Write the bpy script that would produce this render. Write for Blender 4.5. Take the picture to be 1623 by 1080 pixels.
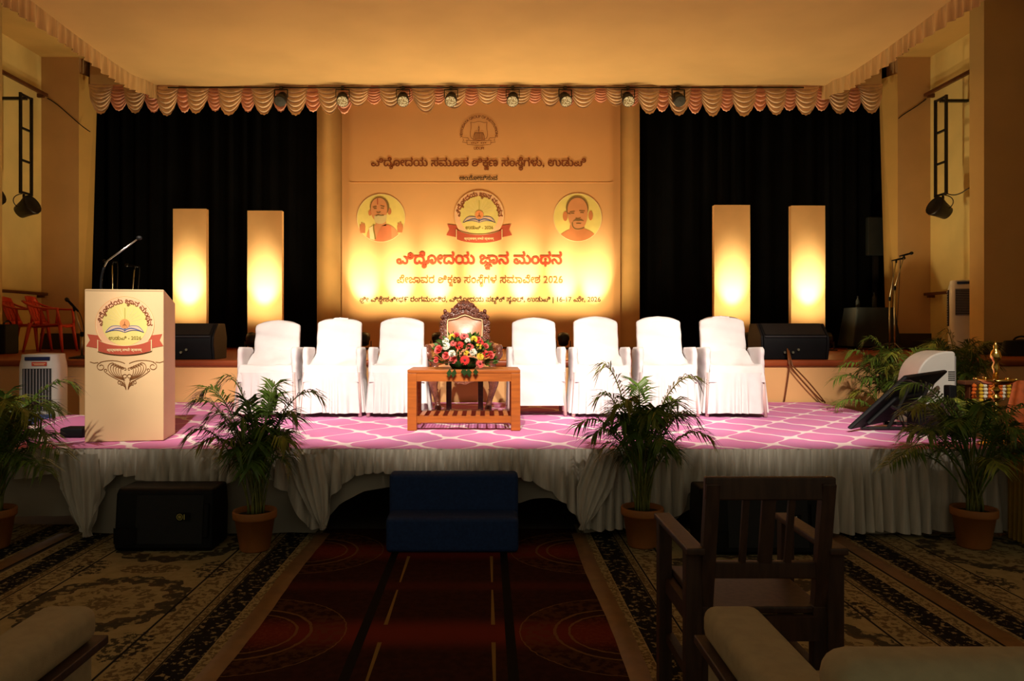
import bpy, math, random
import numpy as np
from mathutils import Vector, Matrix, geometry, noise

PI = math.pi
SC = bpy.context.scene
COL = SC.collection
for _o in list(bpy.data.objects):
    bpy.data.objects.remove(_o)

# ---------------------------------------------------------------- camera
F = 1200.0                      # focal length in pixels of the 1623 px frame
VX, VY, EYE = 770.0, 520.0, 1.395
cam = bpy.data.cameras.new('camera')
cam.sensor_width = 36.0
cam.lens = 36.0 * F / 1623.0
cam.shift_x = (811.5 - VX) / 1623.0
cam.shift_y = -(540.0 - VY) / 1623.0
cam.clip_end = 100
camo = bpy.data.objects.new('camera', cam)
camo.location = (0, 0, EYE)
camo.rotation_euler = (PI / 2, 0, 0)
COL.objects.link(camo)
SC.camera = camo

# ---------------------------------------------------------------- world and exposure
w = bpy.data.worlds.new('hall_dusk')
w.use_nodes = True
w.node_tree.nodes['Background'].inputs[0].default_value = (1.0, 0.90, 0.62, 1)
w.node_tree.nodes['Background'].inputs[1].default_value = 0.17
SC.world = w
SC.view_settings.view_transform = 'Standard'
SC.view_settings.look = 'None'
SC.view_settings.exposure = 0.0
SC.view_settings.gamma = 1.0
SC.view_settings.use_curve_mapping = False


def spot(loc, target, power, angle, blend=0.5, color=(1, 0.9, 0.75), size=0.05, parent=None):
    l = bpy.data.lights.new('spot', 'SPOT')
    l.energy = power
    l.spot_size = math.radians(angle)
    l.spot_blend = blend
    l.color = color
    l.shadow_soft_size = size
    o = bpy.data.objects.new('spot_beam', l)
    d = Vector(target) - Vector(loc)
    o.rotation_euler = d.to_track_quat('-Z', 'Y').to_euler()
    o.location = loc
    COL.objects.link(o)
    return o


# front-of-house stage wash: a row of profile spots hung under the hall roof
FRONT = (1.0, 0.87, 0.72)
for _x, _p in ((-2.7, 1050), (-1.55, 1500), (-0.4, 1600), (0.75, 1600), (1.9, 1500), (2.9, 1000)):
    spot((_x * 0.8, 1.3, 4.95), (_x, 6.75, 0.95), _p, 29.5, 0.55, FRONT, 0.06)


def P(px, py, d):
    """the point seen at pixel (px, py) at distance d along the hall"""
    return Vector(((px - VX) * d / F, d, EYE - (py - VY) * d / F))


def X_(px, d):
    return (px - VX) * d / F


def Z_(py, d):
    return EYE - (py - VY) * d / F


DECK = 0.584       # low platform top
STAGE = 1.044      # main stage floor
DF = 5.07          # platform front edge
DB = 8.25          # stage fascia

# ---------------------------------------------------------------- materials


def s2l(c):
    c = c / 255.0
    return c / 12.92 if c <= 0.04045 else ((c + 0.055) / 1.055) ** 2.4


def rgb(r, g, b):
    return (s2l(r), s2l(g), s2l(b), 1.0)


class E:
    """tiny node arithmetic"""
    def __init__(s, nt, k):
        s.nt, s.k = nt, k

    def _op(s, op, *a):
        n = s.nt.nodes.new('ShaderNodeMath')
        n.operation = op
        for i, v in enumerate((s,) + a):
            if isinstance(v, E):
                s.nt.links.new(v.k, n.inputs[i])
            else:
                n.inputs[i].default_value = v
        return E(s.nt, n.outputs[0])

    def __add__(s, o): return s._op('ADD', o)
    def __sub__(s, o): return s._op('SUBTRACT', o)
    def __mul__(s, o): return s._op('MULTIPLY', o)
    def __truediv__(s, o): return s._op('DIVIDE', o)
    def lt(s, o): return s._op('LESS_THAN', o)
    def gt(s, o): return s._op('GREATER_THAN', o)
    def max(s, o): return s._op('MAXIMUM', o)
    def min(s, o): return s._op('MINIMUM', o)
    def cos(s): return s._op('COSINE')
    def sin(s): return s._op('SINE')
    def abs(s): return s._op('ABSOLUTE')
    def sqrt(s): return s._op('SQRT')
    def fract(s): return s._op('FRACT')
    def pow(s, o): return s._op('POWER', o)
    def atan2(s, o): return s._op('ARCTAN2', o)
    def clamp(s): return s._op('MAXIMUM', 0.0)._op('MINIMUM', 1.0)

    def smooth(s, a, b):
        n = s.nt.nodes.new('ShaderNodeMapRange')
        n.interpolation_type = 'SMOOTHSTEP'
        s.nt.links.new(s.k, n.inputs[0])
        n.inputs[1].default_value = a
        n.inputs[2].default_value = b
        return E(s.nt, n.outputs[0])


def mixc(nt, fac, a, b):
    n = nt.nodes.new('ShaderNodeMix')
    n.data_type = 'RGBA'
    if isinstance(fac, E):
        nt.links.new(fac.k, n.inputs[0])
    else:
        n.inputs[0].default_value = fac
    for i, v in ((6, a), (7, b)):
        if hasattr(v, 'links'):
            nt.links.new(v, n.inputs[i])
        else:
            n.inputs[i].default_value = v
    return n.outputs[2]


def coords(nt, kind='Object'):
    t = nt.nodes.new('ShaderNodeTexCoord')
    s = nt.nodes.new('ShaderNodeSeparateXYZ')
    nt.links.new(t.outputs[kind], s.inputs[0])
    return [E(nt, s.outputs[i]) for i in range(3)], t.outputs[kind]


def noise_tex(nt, vec, scale, detail=3.0, rough=0.5):
    n = nt.nodes.new('ShaderNodeTexNoise')
    nt.links.new(vec, n.inputs['Vector'])
    n.inputs['Scale'].default_value = scale
    n.inputs['Detail'].default_value = detail
    n.inputs['Roughness'].default_value = rough
    return E(nt, n.outputs['Fac'])


def base_mat(name, rough=0.6, metallic=0.0, spec=0.4, sheen=0.0):
    m = bpy.data.materials.new(name)
    m.use_nodes = True
    nt = m.node_tree
    b = nt.nodes['Principled BSDF']
    b.inputs['Roughness'].default_value = rough
    b.inputs['Metallic'].default_value = metallic
    b.inputs['Specular IOR Level'].default_value = spec
    if sheen:
        b.inputs['Sheen Weight'].default_value = sheen
    return m, nt, b


def mat(name, col, rough=0.6, metallic=0.0, var=0.12, scale=6.0, bump=0.0, bscale=40.0, emit=0.0,
        emit_col=None, spec=0.4, stretch=None, sheen=0.0):
    m, nt, b = base_mat(name, rough, metallic, spec, sheen)
    _, vec = coords(nt)
    if stretch:
        mp = nt.nodes.new('ShaderNodeMapping')
        mp.inputs['Scale'].default_value = stretch
        nt.links.new(vec, mp.inputs[0])
        vec = mp.outputs[0]
    n = noise_tex(nt, vec, scale)
    dark = tuple(c * (1 - var) for c in col[:3]) + (1,)
    lite = tuple(min(1, c * (1 + var)) for c in col[:3]) + (1,)
    nt.links.new(mixc(nt, n.smooth(0.3, 0.7), dark, lite), b.inputs['Base Color'])
    if bump:
        bn = nt.nodes.new('ShaderNodeBump')
        bn.inputs['Strength'].default_value = bump
        bn.inputs['Distance'].default_value = 0.01
        nt.links.new(noise_tex(nt, vec, bscale).k, bn.inputs['Height'])
        nt.links.new(bn.outputs[0], b.inputs['Normal'])
    if emit:
        b.inputs['Emission Color'].default_value = emit_col or col
        b.inputs['Emission Strength'].default_value = emit
    return m


M = {}
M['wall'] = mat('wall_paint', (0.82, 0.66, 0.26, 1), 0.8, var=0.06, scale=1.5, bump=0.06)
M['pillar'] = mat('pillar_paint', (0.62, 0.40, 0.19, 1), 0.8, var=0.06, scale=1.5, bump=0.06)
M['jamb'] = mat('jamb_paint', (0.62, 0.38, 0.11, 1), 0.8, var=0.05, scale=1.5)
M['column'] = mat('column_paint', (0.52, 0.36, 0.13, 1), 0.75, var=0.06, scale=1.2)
M['skirting'] = mat('dark_skirting', (0.035, 0.028, 0.02, 1), 0.5)
M['fascia'] = mat('fascia_paint', (0.75, 0.42, 0.17, 1), 0.75, var=0.05, scale=2.0)
M['concrete'] = mat('hall_tile', (0.10, 0.08, 0.06, 1), 0.6)
M['ceil'] = mat('plaster_ceiling', (0.60, 0.38, 0.12, 1), 0.85, var=0.06, scale=1.5)
M['cloth_ceiling'] = mat('ceiling_cloth', (0.58, 0.38, 0.165, 1), 0.9, var=0.05, scale=1.0, bump=0.1, bscale=3)
M['fringe'] = mat('fringe_cloth', (0.60, 0.41, 0.20, 1), 0.9, var=0.12, scale=5, stretch=(4, 4, 0.3))
M['black_cloth'] = mat('black_curtain', (0.0035, 0.0035, 0.004, 1), 0.95, var=0.2, scale=2, spec=0.05)
M['black'] = mat('black_plastic', (0.004, 0.004, 0.005, 1), 0.6, spec=0.2, var=0.2, bump=0.1, bscale=200)
M['black_grille'] = mat('black_grille', (0.004, 0.004, 0.005, 1), 0.55, var=0.4, scale=300, bump=0.3, bscale=400)
M['black_metal'] = mat('black_metal', (0.012, 0.010, 0.009, 1), 0.4, var=0.2)
M['chrome'] = mat('chrome', (0.6, 0.58, 0.5, 1), 0.2, 1.0, var=0.05)
M['steel'] = mat('dull_steel', (0.45, 0.42, 0.30, 1), 0.35, 1.0, var=0.08)
M['white_cover'] = mat('white_chair_cover', (0.70, 0.66, 0.67, 1), 0.8, var=0.03, scale=8, bump=0.15, bscale=18)
M['plastic_white'] = mat('white_plastic', (0.70, 0.68, 0.62, 1), 0.35, var=0.03)
M['chair_leg'] = mat('pale_plastic', (0.65, 0.45, 0.42, 1), 0.4, var=0.05)
M['cooler_dark'] = mat('cooler_recess', (0.02, 0.018, 0.02, 1), 0.6)
M['cooler_louvre'] = mat('cooler_louvre', (0.35, 0.33, 0.34, 1), 0.4, var=0.05)
M['blue_panel'] = mat('blue_control_panel', (0.01, 0.015, 0.08, 1), 0.3)
M['blue_label'] = mat('blue_wave_label', (0.10, 0.18, 0.55, 1), 0.4, var=0.4, scale=14)
M['red_label'] = mat('red_sticker', (0.65, 0.06, 0.03, 1), 0.5)
M['red_plastic'] = mat('red_plastic', (0.55, 0.05, 0.018, 1), 0.35, var=0.06)
M['table_wood'] = mat('orange_teak', (0.33, 0.088, 0.011, 1), 0.4, var=0.16, scale=3, stretch=(1.5, 14, 14))
M['dark_wood'] = mat('dark_brown_wood', (0.055, 0.022, 0.010, 1), 0.3, var=0.25, scale=4, stretch=(1, 8, 8))
M['chair_wood'] = mat('old_teak', (0.050, 0.024, 0.014, 1), 0.55, var=0.25, scale=5, stretch=(10, 10, 1.2))
M['rail_wood'] = mat('rail_wood', (0.11, 0.035, 0.010, 1), 0.5, var=0.2)
M['carved'] = mat('carved_rosewood', (0.15, 0.048, 0.028, 1), 0.22, var=0.3, scale=30, bump=0.5, bscale=60, spec=0.6)
M['throne_pad'] = mat('peach_leatherette', (0.46, 0.20, 0.10, 1), 0.3, var=0.05, bump=0.06, bscale=30)
M['piping'] = mat('cream_piping', (0.78, 0.58, 0.30, 1), 0.5)
M['navy'] = mat('navy_upholstery', (0.010, 0.036, 0.13, 1), 0.75, var=0.15, scale=60, bump=0.1, bscale=300)
M['terracotta'] = mat('terracotta_plastic', (0.40, 0.145, 0.034, 1), 0.55, var=0.10)
M['soil'] = mat('potting_soil', (0.025, 0.015, 0.008, 1), 0.95, var=0.4, scale=40)
M['leaf'] = mat('palm_leaf', (0.085, 0.15, 0.020, 1), 0.4, var=0.45, scale=9)
M['leaf2'] = mat('palm_leaf_yellow', (0.19, 0.21, 0.026, 1), 0.4, var=0.4, scale=9)
M['cane'] = mat('palm_cane', (0.15, 0.16, 0.035, 1), 0.5, var=0.3, scale=20)
M['panel_cloth'] = mat('cream_panel_cloth', (0.80, 0.48, 0.21, 1), 0.85, var=0.03, scale=3, bump=0.05, bscale=120)
M['backing'] = mat('backdrop_cloth', (0.66, 0.39, 0.14, 1), 0.9, var=0.06, scale=2, bump=0.1, bscale=6)
M['banner'] = mat('printed_banner', (0.80, 0.44, 0.18, 1), 0.75, var=0.03, scale=1.2)
M['podium'] = mat('podium_wrap', (0.72, 0.50, 0.27, 1), 0.7, var=0.04, scale=2.5, bump=0.06, bscale=9)
M['swag_cream'] = mat('cream_satin', (0.84, 0.58, 0.36, 1), 0.5, var=0.15, scale=8, sheen=0.3)
M['swag_pink'] = mat('peach_satin', (0.86, 0.40, 0.27, 1), 0.5, var=0.15, scale=8, sheen=0.3)
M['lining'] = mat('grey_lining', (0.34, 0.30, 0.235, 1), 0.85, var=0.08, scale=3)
M['frill'] = mat('offwhite_frill', (0.64, 0.58, 0.49, 1), 0.6, var=0.12, scale=6, stretch=(6, 6, 0.4), sheen=0.2)
M['deck'] = mat('deck_timber', (0.06, 0.04, 0.025, 1), 0.8)
M['sofa'] = mat('beige_sofa_fabric', (0.37, 0.30, 0.165, 1), 0.9, var=0.06, scale=30, bump=0.15, bscale=300)
M['brass'] = mat('polished_brass', (0.72, 0.47, 0.12, 1), 0.2, 1.0, var=0.1, scale=20)
M['marigold'] = mat('marigold', (0.70, 0.14, 0.01, 1), 0.8, var=0.3, scale=60)
M['marigold_y'] = mat('yellow_marigold', (0.72, 0.45, 0.02, 1), 0.8, var=0.3, scale=60)
M['jasmine'] = mat('jasmine', (0.75, 0.70, 0.55, 1), 0.8, var=0.2, scale=60)
M['orange_cloth'] = mat('orange_cloth', (0.55, 0.11, 0.02, 1), 0.7, var=0.2, scale=20)
M['yellow_cloth'] = mat('yellow_cloth', (0.42, 0.24, 0.02, 1), 0.7, var=0.15)
M['grey_cloth'] = mat('grey_table_cloth', (0.014, 0.017, 0.017, 1), 0.8)
M['gold_lens'] = None
M['dim_lens'] = mat('unlit_lens', (0.03, 0.027, 0.02, 1), 0.5, var=0.4, scale=60)
M['lit_lens'] = mat('lit_led_lens', (0.9, 0.8, 0.5, 1), 0.4, var=0.2, scale=60, emit=3.0, emit_col=(1, 0.85, 0.45, 1))
M['tape'] = mat('brown_tape', (0.20, 0.11, 0.04, 1), 0.45, var=0.15, scale=12)
M['cable'] = mat('black_cable', (0.015, 0.01, 0.008, 1), 0.5)
M['cable_brown'] = mat('brown_cable', (0.16, 0.05, 0.012, 1), 0.5)
M['leaf_dark'] = mat('dark_drooping_leaf', (0.012, 0.028, 0.005, 1), 0.8, spec=0.1)
M['fl_red'] = mat('red_petals', (0.70, 0.035, 0.03, 1), 0.6, var=0.25, scale=40)
M['fl_coral'] = mat('coral_petals', (0.78, 0.13, 0.12, 1), 0.6, var=0.2, scale=40)
M['fl_white'] = mat('white_petals', (0.82, 0.78, 0.66, 1), 0.6, var=0.08, scale=40)
M['fl_yellow'] = mat('yellow_petals', (0.78, 0.58, 0.06, 1), 0.6, var=0.15, scale=40)
M['fl_centre'] = mat('dark_flower_centre', (0.09, 0.01, 0.008, 1), 0.7)
M['foliage'] = mat('bouquet_leaf', (0.035, 0.085, 0.010, 1), 0.5, var=0.5, scale=20)
# printing inks
for k, c in {'ink_brown': (0.22, 0.055, 0.012), 'ink_dark': (0.05, 0.02, 0.007), 'ink_red': (0.42, 0.045, 0.012),
             'ink_rust': (0.20, 0.07, 0.012), 'ink_orange': (0.80, 0.30, 0.10), 'ink_peach': (0.86, 0.50, 0.28),
             'ink_pale': (0.76, 0.62, 0.20), 'ink_cream': (0.88, 0.72, 0.38), 'ink_blue': (0.12, 0.14, 0.30),
             'ink_page': (0.72, 0.50, 0.36), 'ink_olive': (0.26, 0.19, 0.03), 'ink_ribbon': (0.46, 0.075, 0.035),
             'ink_skin': (0.70, 0.30, 0.12), 'ink_skin2': (0.62, 0.22, 0.075), 'ink_hair': (0.24, 0.14, 0.045),
             'ink_beard': (0.70, 0.55, 0.26), 'ink_robe': (0.72, 0.22, 0.09), 'ink_photo': (0.84, 0.68, 0.20),
             'ink_gold': (0.50, 0.42, 0.10), 'ink_white': (0.8, 0.78, 0.72)}.items():
    M[k] = mat(k, c + (1,), 0.7, var=0.05, scale=5)


def carpet_pink():
    m, nt, b = base_mat('pink_trellis_carpet', 0.9, spec=0.1)
    (x, y, z), vec = coords(nt)
    wob = noise_tex(nt, vec, 2.2)
    v0 = (y + (wob - 0.5) * 0.14) / 0.62
    u = (x + (wob - 0.5) * 0.14) / 0.50 + (v0 * (4 * PI)).sin() * 0.045
    v = v0 + (u * (4 * PI)).sin() * 0.05
    f = (u * (2 * PI)).cos() + (v * (2 * PI)).cos()
    line = f.abs().smooth(0.24, 0.12)
    n = noise_tex(nt, vec, 3.0)
    fine = noise_tex(nt, vec, 240.0, 1.0)
    pink = mixc(nt, n.smooth(0.35, 0.65), (0.68, 0.225, 0.455, 1), (0.61, 0.235, 0.47, 1))
    c = mixc(nt, line, pink, (0.88, 0.72, 0.74, 1))
    nt.links.new(c, b.inputs['Base Color'])
    bn = nt.nodes.new('ShaderNodeBump')
    bn.inputs['Strength'].default_value = 0.25
    bn.inputs['Distance'].default_value = 0.004
    nt.links.new(fine.k, bn.inputs['Height'])
    nt.links.new(bn.outputs[0], b.inputs['Normal'])
    return m


def carpet_floral(name, period, offs):
    """beige carpet with dark floral borders and a chain of round medallions; object x is across, y along"""
    m, nt, b = base_mat(name, 0.95, spec=0.1)
    (x, y, z), vec = coords(nt)
    half = 0.80
    e = (x.abs() * -1.0) + half                     # distance from the edge
    n1 = noise_tex(nt, vec, 16.0, 4.0, 0.6)
    n2 = noise_tex(nt, vec, 34.0, 3.0, 0.6)
    n3 = noise_tex(nt, vec, 60.0, 2.0, 0.6)
    beige = mixc(nt, n1.smooth(0.3, 0.7), (0.32, 0.26, 0.12, 1), (0.40, 0.325, 0.16, 1))
    dark = (0.012, 0.011, 0.013, 1)
    brown = (0.11, 0.07, 0.032, 1)
    # border bands
    band = e.gt(0.065) * e.lt(0.205)
    flowers = n2.smooth(0.56, 0.62)
    c = mixc(nt, band * ((flowers * -0.8) + 1.0), beige, dark)
    seg = ((y * 1.1).fract() - 0.5).abs().lt(0.40)
    b2 = e.gt(0.265) * e.lt(0.40)
    c = mixc(nt, b2 * n2.smooth(0.50, 0.55) * 0.8, c, brown)
    edge = (e.gt(0.0) * e.lt(0.06) * n3.smooth(0.45, 0.55)).max(e.gt(0.215) * e.lt(0.25) * n3.smooth(0.42, 0.5))
    c = mixc(nt, edge * 0.8, c, brown)
    lines = (e - 0.42).abs().lt(0.006).max((e - 0.258).abs().lt(0.005)).max((e - 0.21).abs().lt(0.004))
    c = mixc(nt, lines, c, dark)
    # medallions
    t = (((y + offs) / period).fract() - 0.5) * period
    r = ((x * x) + (t * t)).sqrt()
    ang = x.atan2(t)
    rr = r + (ang * 16.0).sin() * 0.018 + (n2 - 0.5) * 0.05
    ring = rr.gt(0.285) * rr.lt(0.40)
    c = mixc(nt, ring * n1.smooth(0.38, 0.48) * 0.85, c, dark)
    inner = (rr - 0.20).abs().lt(0.03).max(rr.lt(0.10)).max((rr - 0.30).abs().lt(0.012))
    c = mixc(nt, inner * n2.smooth(0.42, 0.5) * 0.75, c, brown)
    # small sprays between the medallions
    t2 = (((y + offs) / period + 0.5).fract() - 0.5) * period
    r2 = ((x * x * 0.55) + (t2 * t2 * 2.6)).sqrt()
    c = mixc(nt, r2.lt(0.13) * n2.smooth(0.45, 0.5) * 0.8, c, brown)
    xs = x.abs() - 0.36
    r3 = ((xs * xs * 2.4) + (t2 * t2)).sqrt() + (n1 - 0.5) * 0.2
    c = mixc(nt, r3.lt(0.15) * n2.smooth(0.46, 0.52) * 0.85, c, dark)
    nt.links.new(c, b.inputs['Base Color'])
    bn = nt.nodes.new('ShaderNodeBump')
    bn.inputs['Strength'].default_value = 0.3
    bn.inputs['Distance'].default_value = 0.004
    nt.links.new(noise_tex(nt, vec, 260.0, 1.0).k, bn.inputs['Height'])
    nt.links.new(bn.outputs[0], b.inputs['Normal'])
    return m


def carpet_red():
    m, nt, b = base_mat('red_aisle_carpet', 0.9, spec=0.1)
    (x, y, z), vec = coords(nt)                     # world metres: the object sits at the origin
    n2 = noise_tex(nt, vec, 26.0, 4.0, 0.6)
    n3 = noise_tex(nt, vec, 60.0, 2.0, 0.6)
    t = (((y - 4.70) / 1.26 + 0.5).fract() - 0.5) * 1.26
    bandm = t.abs().smooth(0.22, 0.03)
    deep = mixc(nt, n2.smooth(0.35, 0.7), (0.022, 0.004, 0.003, 1), (0.038, 0.008, 0.005, 1))
    c = mixc(nt, bandm * 0.85, deep, (0.16, 0.018, 0.008, 1))
    t2 = (((y - 4.70) / 1.26).fract() - 0.5) * 1.26
    c = mixc(nt, t2.abs().smooth(0.10, 0.02) * 0.35, c, (0.12, 0.014, 0.008, 1))
    # side medallions, half on the runner edge
    centre = x.gt(-0.56) * x.lt(0.11)
    dx = (x + 1.10).abs().min((x - 0.615).abs())
    r = ((dx * dx) + (t * t * 1.15)).sqrt() + (n2 - 0.5) * 0.02
    out = (centre * -1.0) + 1.0
    c = mixc(nt, r.gt(0.30) * r.lt(0.46) * n2.smooth(0.44, 0.56) * 0.45 * out, c, (0.11, 0.045, 0.012, 1))
    rings = (r - 0.30).abs().lt(0.007).max((r - 0.235).abs().lt(0.006)).max((r - 0.46).abs().lt(0.003))
    c = mixc(nt, rings * out * 0.8, c, (0.20, 0.10, 0.03, 1))
    c = mixc(nt, r.lt(0.22) * n3.smooth(0.5, 0.6) * 0.35 * out, c, (0.20, 0.05, 0.015, 1))
    # dark seams of the centre runner and its broken gold lines
    seam = ((x + 0.56).abs().min((x - 0.11).abs())).lt(0.022)
    c = mixc(nt, seam, c, (0.006, 0.004, 0.004, 1))
    lw = t2.abs() * 0.010 + 0.004
    gold = ((x + 0.468).abs().min((x - 0.034).abs()))._op('LESS_THAN', lw)
    c = mixc(nt, gold * t2.abs().gt(0.06) * t2.abs().lt(0.53) * 0.9, c, (0.24, 0.15, 0.035, 1))
    nt.links.new(c, b.inputs['Base Color'])
    return m


def stage_wood():
    m, nt, b = base_mat('red_stage_boards', 0.35, spec=0.4)
    (x, y, z), vec = coords(nt)
    mp = nt.nodes.new('ShaderNodeMapping')
    mp.inputs['Scale'].default_value = (0.5, 9, 1)
    nt.links.new(vec, mp.inputs[0])
    n = noise_tex(nt, mp.outputs[0], 3.0, 4.0)
    c = mixc(nt, n.smooth(0.3, 0.7), (0.20, 0.035, 0.010, 1), (0.33, 0.070, 0.018, 1))
    c = mixc(nt, ((y / 0.12).fract()).lt(0.04), c, (0.05, 0.012, 0.006, 1))
    nt.links.new(c, b.inputs['Base Color'])
    return m


def led_lens():
    m, nt, b = base_mat('led_dot_lens', 0.4)
    _, vec = coords(nt)
    v = nt.nodes.new('ShaderNodeTexVoronoi')
    v.inputs['Scale'].default_value = 48.0
    nt.links.new(vec, v.inputs['Vector'])
    dot = E(nt, v.outputs['Distance']).smooth(0.55, 0.25)
    b.inputs['Base Color'].default_value = (0.12, 0.08, 0.03, 1)
    nt.links.new(mixc(nt, dot, (0.16, 0.09, 0.025, 1), (0.95, 0.68, 0.30, 1)), b.inputs['Emission Color'])
    b.inputs['Emission Strength'].default_value = 0.8
    return m


M['gold_lens'] = led_lens()
M['carpet_pink'] = carpet_pink()
M['carpet_red'] = carpet_red()
M['stage_wood'] = stage_wood()

# ---------------------------------------------------------------- mesh helpers


class MB:
    def __init__(s):
        s.v, s.f = [], []

    def add(s, vs, fs, mtx=None):
        o = len(s.v)
        if mtx is not None:
            vs = [mtx @ Vector(v) for v in vs]
        s.v += [tuple(v) for v in vs]
        s.f += [tuple(i + o for i in f) for f in fs]
        return s

    def box(s, c, size, mtx=None):
        cx, cy, cz = c
        hx, hy, hz = size[0] / 2, size[1] / 2, size[2] / 2
        vs = [(cx + a * hx, cy + b * hy, cz + d * hz) for d in (-1, 1) for b in (-1, 1) for a in (-1, 1)]
        return s.add(vs, [(0, 2, 3, 1), (4, 5, 7, 6), (0, 1, 5, 4), (2, 6, 7, 3), (0, 4, 6, 2), (1, 3, 7, 5)], mtx)

    def bar(s, a, b, w, h=None, up=(0, 0, 1)):
        """rectangular bar from a to b"""
        h = h or w
        a, b = Vector(a), Vector(b)
        d = (b - a).normalized()
        u = Vector(up)
        if abs(d.dot(u)) > 0.95:
            u = Vector((0, 1, 0))
        r = d.cross(u).normalized() * (w / 2)
        q = r.cross(d).normalized() * (h / 2)
        vs = [p + i * r + j * q for p in (a, b) for i, j in ((-1, -1), (1, -1), (1, 1), (-1, 1))]
        return s.add(vs, [(3, 2, 1, 0), (4, 5, 6, 7), (0, 1, 5, 4), (1, 2, 6, 5), (2, 3, 7, 6), (3, 0, 4, 7)])

    def tube(s, pts, rad, n=8, cap=True, flat=1.0):
        pts = [Vector(p) for p in pts]
        if not hasattr(rad, '__len__'):
            rad = [rad] * len(pts)
        o = len(s.v)
        prev = None
        for i, p in enumerate(pts):
            d = (pts[min(i + 1, len(pts) - 1)] - pts[max(i - 1, 0)]).normalized()
            if prev is None:
                u = Vector((0, 0, 1)) if abs(d.z) < 0.9 else Vector((0, 1, 0))
                a = d.cross(u).normalized()
            else:
                a = (prev - d * prev.dot(d))
                a = a.normalized() if a.length > 1e-6 else d.orthogonal().normalized()
            prev = a
            b = d.cross(a)
            for k in range(n):
                t = 2 * PI * k / n
                s.v.append(tuple(p + (a * math.cos(t) + b * math.sin(t) * flat) * rad[i]))
        for i in range(len(pts) - 1):
            for k in range(n):
                k2 = (k + 1) % n
                s.f.append((o + i * n + k, o + i * n + k2, o + (i + 1) * n + k2, o + (i + 1) * n + k))
        if cap:
            s.f.append(tuple(o + k for k in reversed(range(n))))
            s.f.append(tuple(o + (len(pts) - 1) * n + k for k in range(n)))
        return s

    def lathe(s, prof, n=20, c=(0, 0, 0), mtx=None, cap=True):
        o = len(s.v)
        vs = []
        for r, z in prof:
            for k in range(n):
                t = 2 * PI * k / n
                vs.append(Vector((c[0] + r * math.cos(t), c[1] + r * math.sin(t), c[2] + z)))
        if mtx is not None:
            vs = [mtx @ v for v in vs]
        s.v += [tuple(v) for v in vs]
        for i in range(len(prof) - 1):
            for k in range(n):
                k2 = (k + 1) % n
                s.f.append((o + i * n + k, o + i * n + k2, o + (i + 1) * n + k2, o + (i + 1) * n + k))
        if cap:
            s.f.append(tuple(o + k for k in reversed(range(n))))
            s.f.append(tuple(o + (len(prof) - 1) * n + k for k in range(n)))
        return s

    def grid(s, fn, nu, nv, closed=False):
        o = len(s.v)
        cols = nu if closed else nu + 1
        for j in range(nv + 1):
            for i in range(cols):
                s.v.append(tuple(fn(i / nu, j / nv)))
        for j in range(nv):
            for i in range(nu):
                a = o + j * cols + i
                b = o + j * cols + (i + 1) % cols
                s.f.append((a, b, b + cols, a + cols))
        return s

    def prism(s, poly, y0, y1, mtx=None):
        """polygon in XZ extruded along Y"""
        n = len(poly)
        vs = [(p[0], y0, p[1]) for p in poly] + [(p[0], y1, p[1]) for p in poly]
        fs = [tuple(range(n)), tuple(reversed(range(n, 2 * n)))]
        fs += [(i, i + n, (i + 1) % n + n, (i + 1) % n) for i in range(n)]
        return s.add(vs, fs, mtx)

    def blob(s, c, r, n=8, m=5):
        cx, cy, cz = c
        rx, ry, rz = r if hasattr(r, '__len__') else (r, r, r)
        prof = []
        o = len(s.v)
        for j in range(m + 1):
            t = PI * j / m
            for k in range(n):
                a = 2 * PI * k / n
                s.v.append((cx + rx * math.sin(t) * math.cos(a), cy + ry * math.sin(t) * math.sin(a), cz - rz * math.cos(t)))
        for j in range(m):
            for k in range(n):
                k2 = (k + 1) % n
                s.f.append((o + j * n + k, o + j * n + k2, o + (j + 1) * n + k2, o + (j + 1) * n + k))
        return s

    def mesh(s, name, smooth=False):
        me = bpy.data.meshes.new(name)
        me.from_pydata(s.v, [], s.f)
        if smooth:
            me.polygons.foreach_set('use_smooth', [True] * len(me.polygons))
        me.update()
        return me

    def build(s, name, m, parent=None, smooth=False, bevel=0.0, seg=2, loc=None, fix=True):
        me = s.mesh(name, smooth)
        if fix:
            import bmesh
            bm = bmesh.new()
            bm.from_mesh(me)
            bmesh.ops.recalc_face_normals(bm, faces=bm.faces)
            bm.to_mesh(me)
            bm.free()
        me.materials.append(M[m] if isinstance(m, str) else m)
        return link(name, me, parent, loc, bevel, seg)


def link(name, me, parent=None, loc=None, bevel=0.0, seg=2):
    o = bpy.data.objects.new(name, me)
    COL.objects.link(o)
    if parent is not None:
        o.parent = parent
    if loc is not None:
        o.location = loc
    if bevel:
        b = o.modifiers.new('bevel', 'BEVEL')
        b.width = bevel
        b.segments = seg
        b.limit_method = 'ANGLE'
        b.angle_limit = math.radians(40)
        me.polygons.foreach_set('use_smooth', [True] * len(me.polygons))
        o.modifiers.new('wn', 'WEIGHTED_NORMAL')
    return o


def tag(o, label, cat, group=None):
    o['label'] = label
    o['category'] = cat
    if group:
        o['group'] = group
    return o


def thing(name, label, cat, loc=(0, 0, 0), rz=0.0, group=None, scale=1.0):
    o = bpy.data.objects.new(name, None)
    COL.objects.link(o)
    o.empty_display_size = 0.1
    o.location = loc
    o.rotation_euler = (0, 0, rz)
    o.scale = (scale, scale, scale)
    return tag(o, label, cat, group)


def struct(o):
    o['kind'] = 'structure'
    return o


def copy_tree(o, parent=None):
    c = o.copy()
    COL.objects.link(c)
    c.parent = parent
    for ch in list(o.children):
        copy_tree(ch, c)
    return c


def clamp(v, a=0.0, b=1.0):
    return max(a, min(b, v))


def sstep(a, b, x):
    t = clamp((x - a) / (b - a))
    return t * t * (3 - 2 * t)


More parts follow.
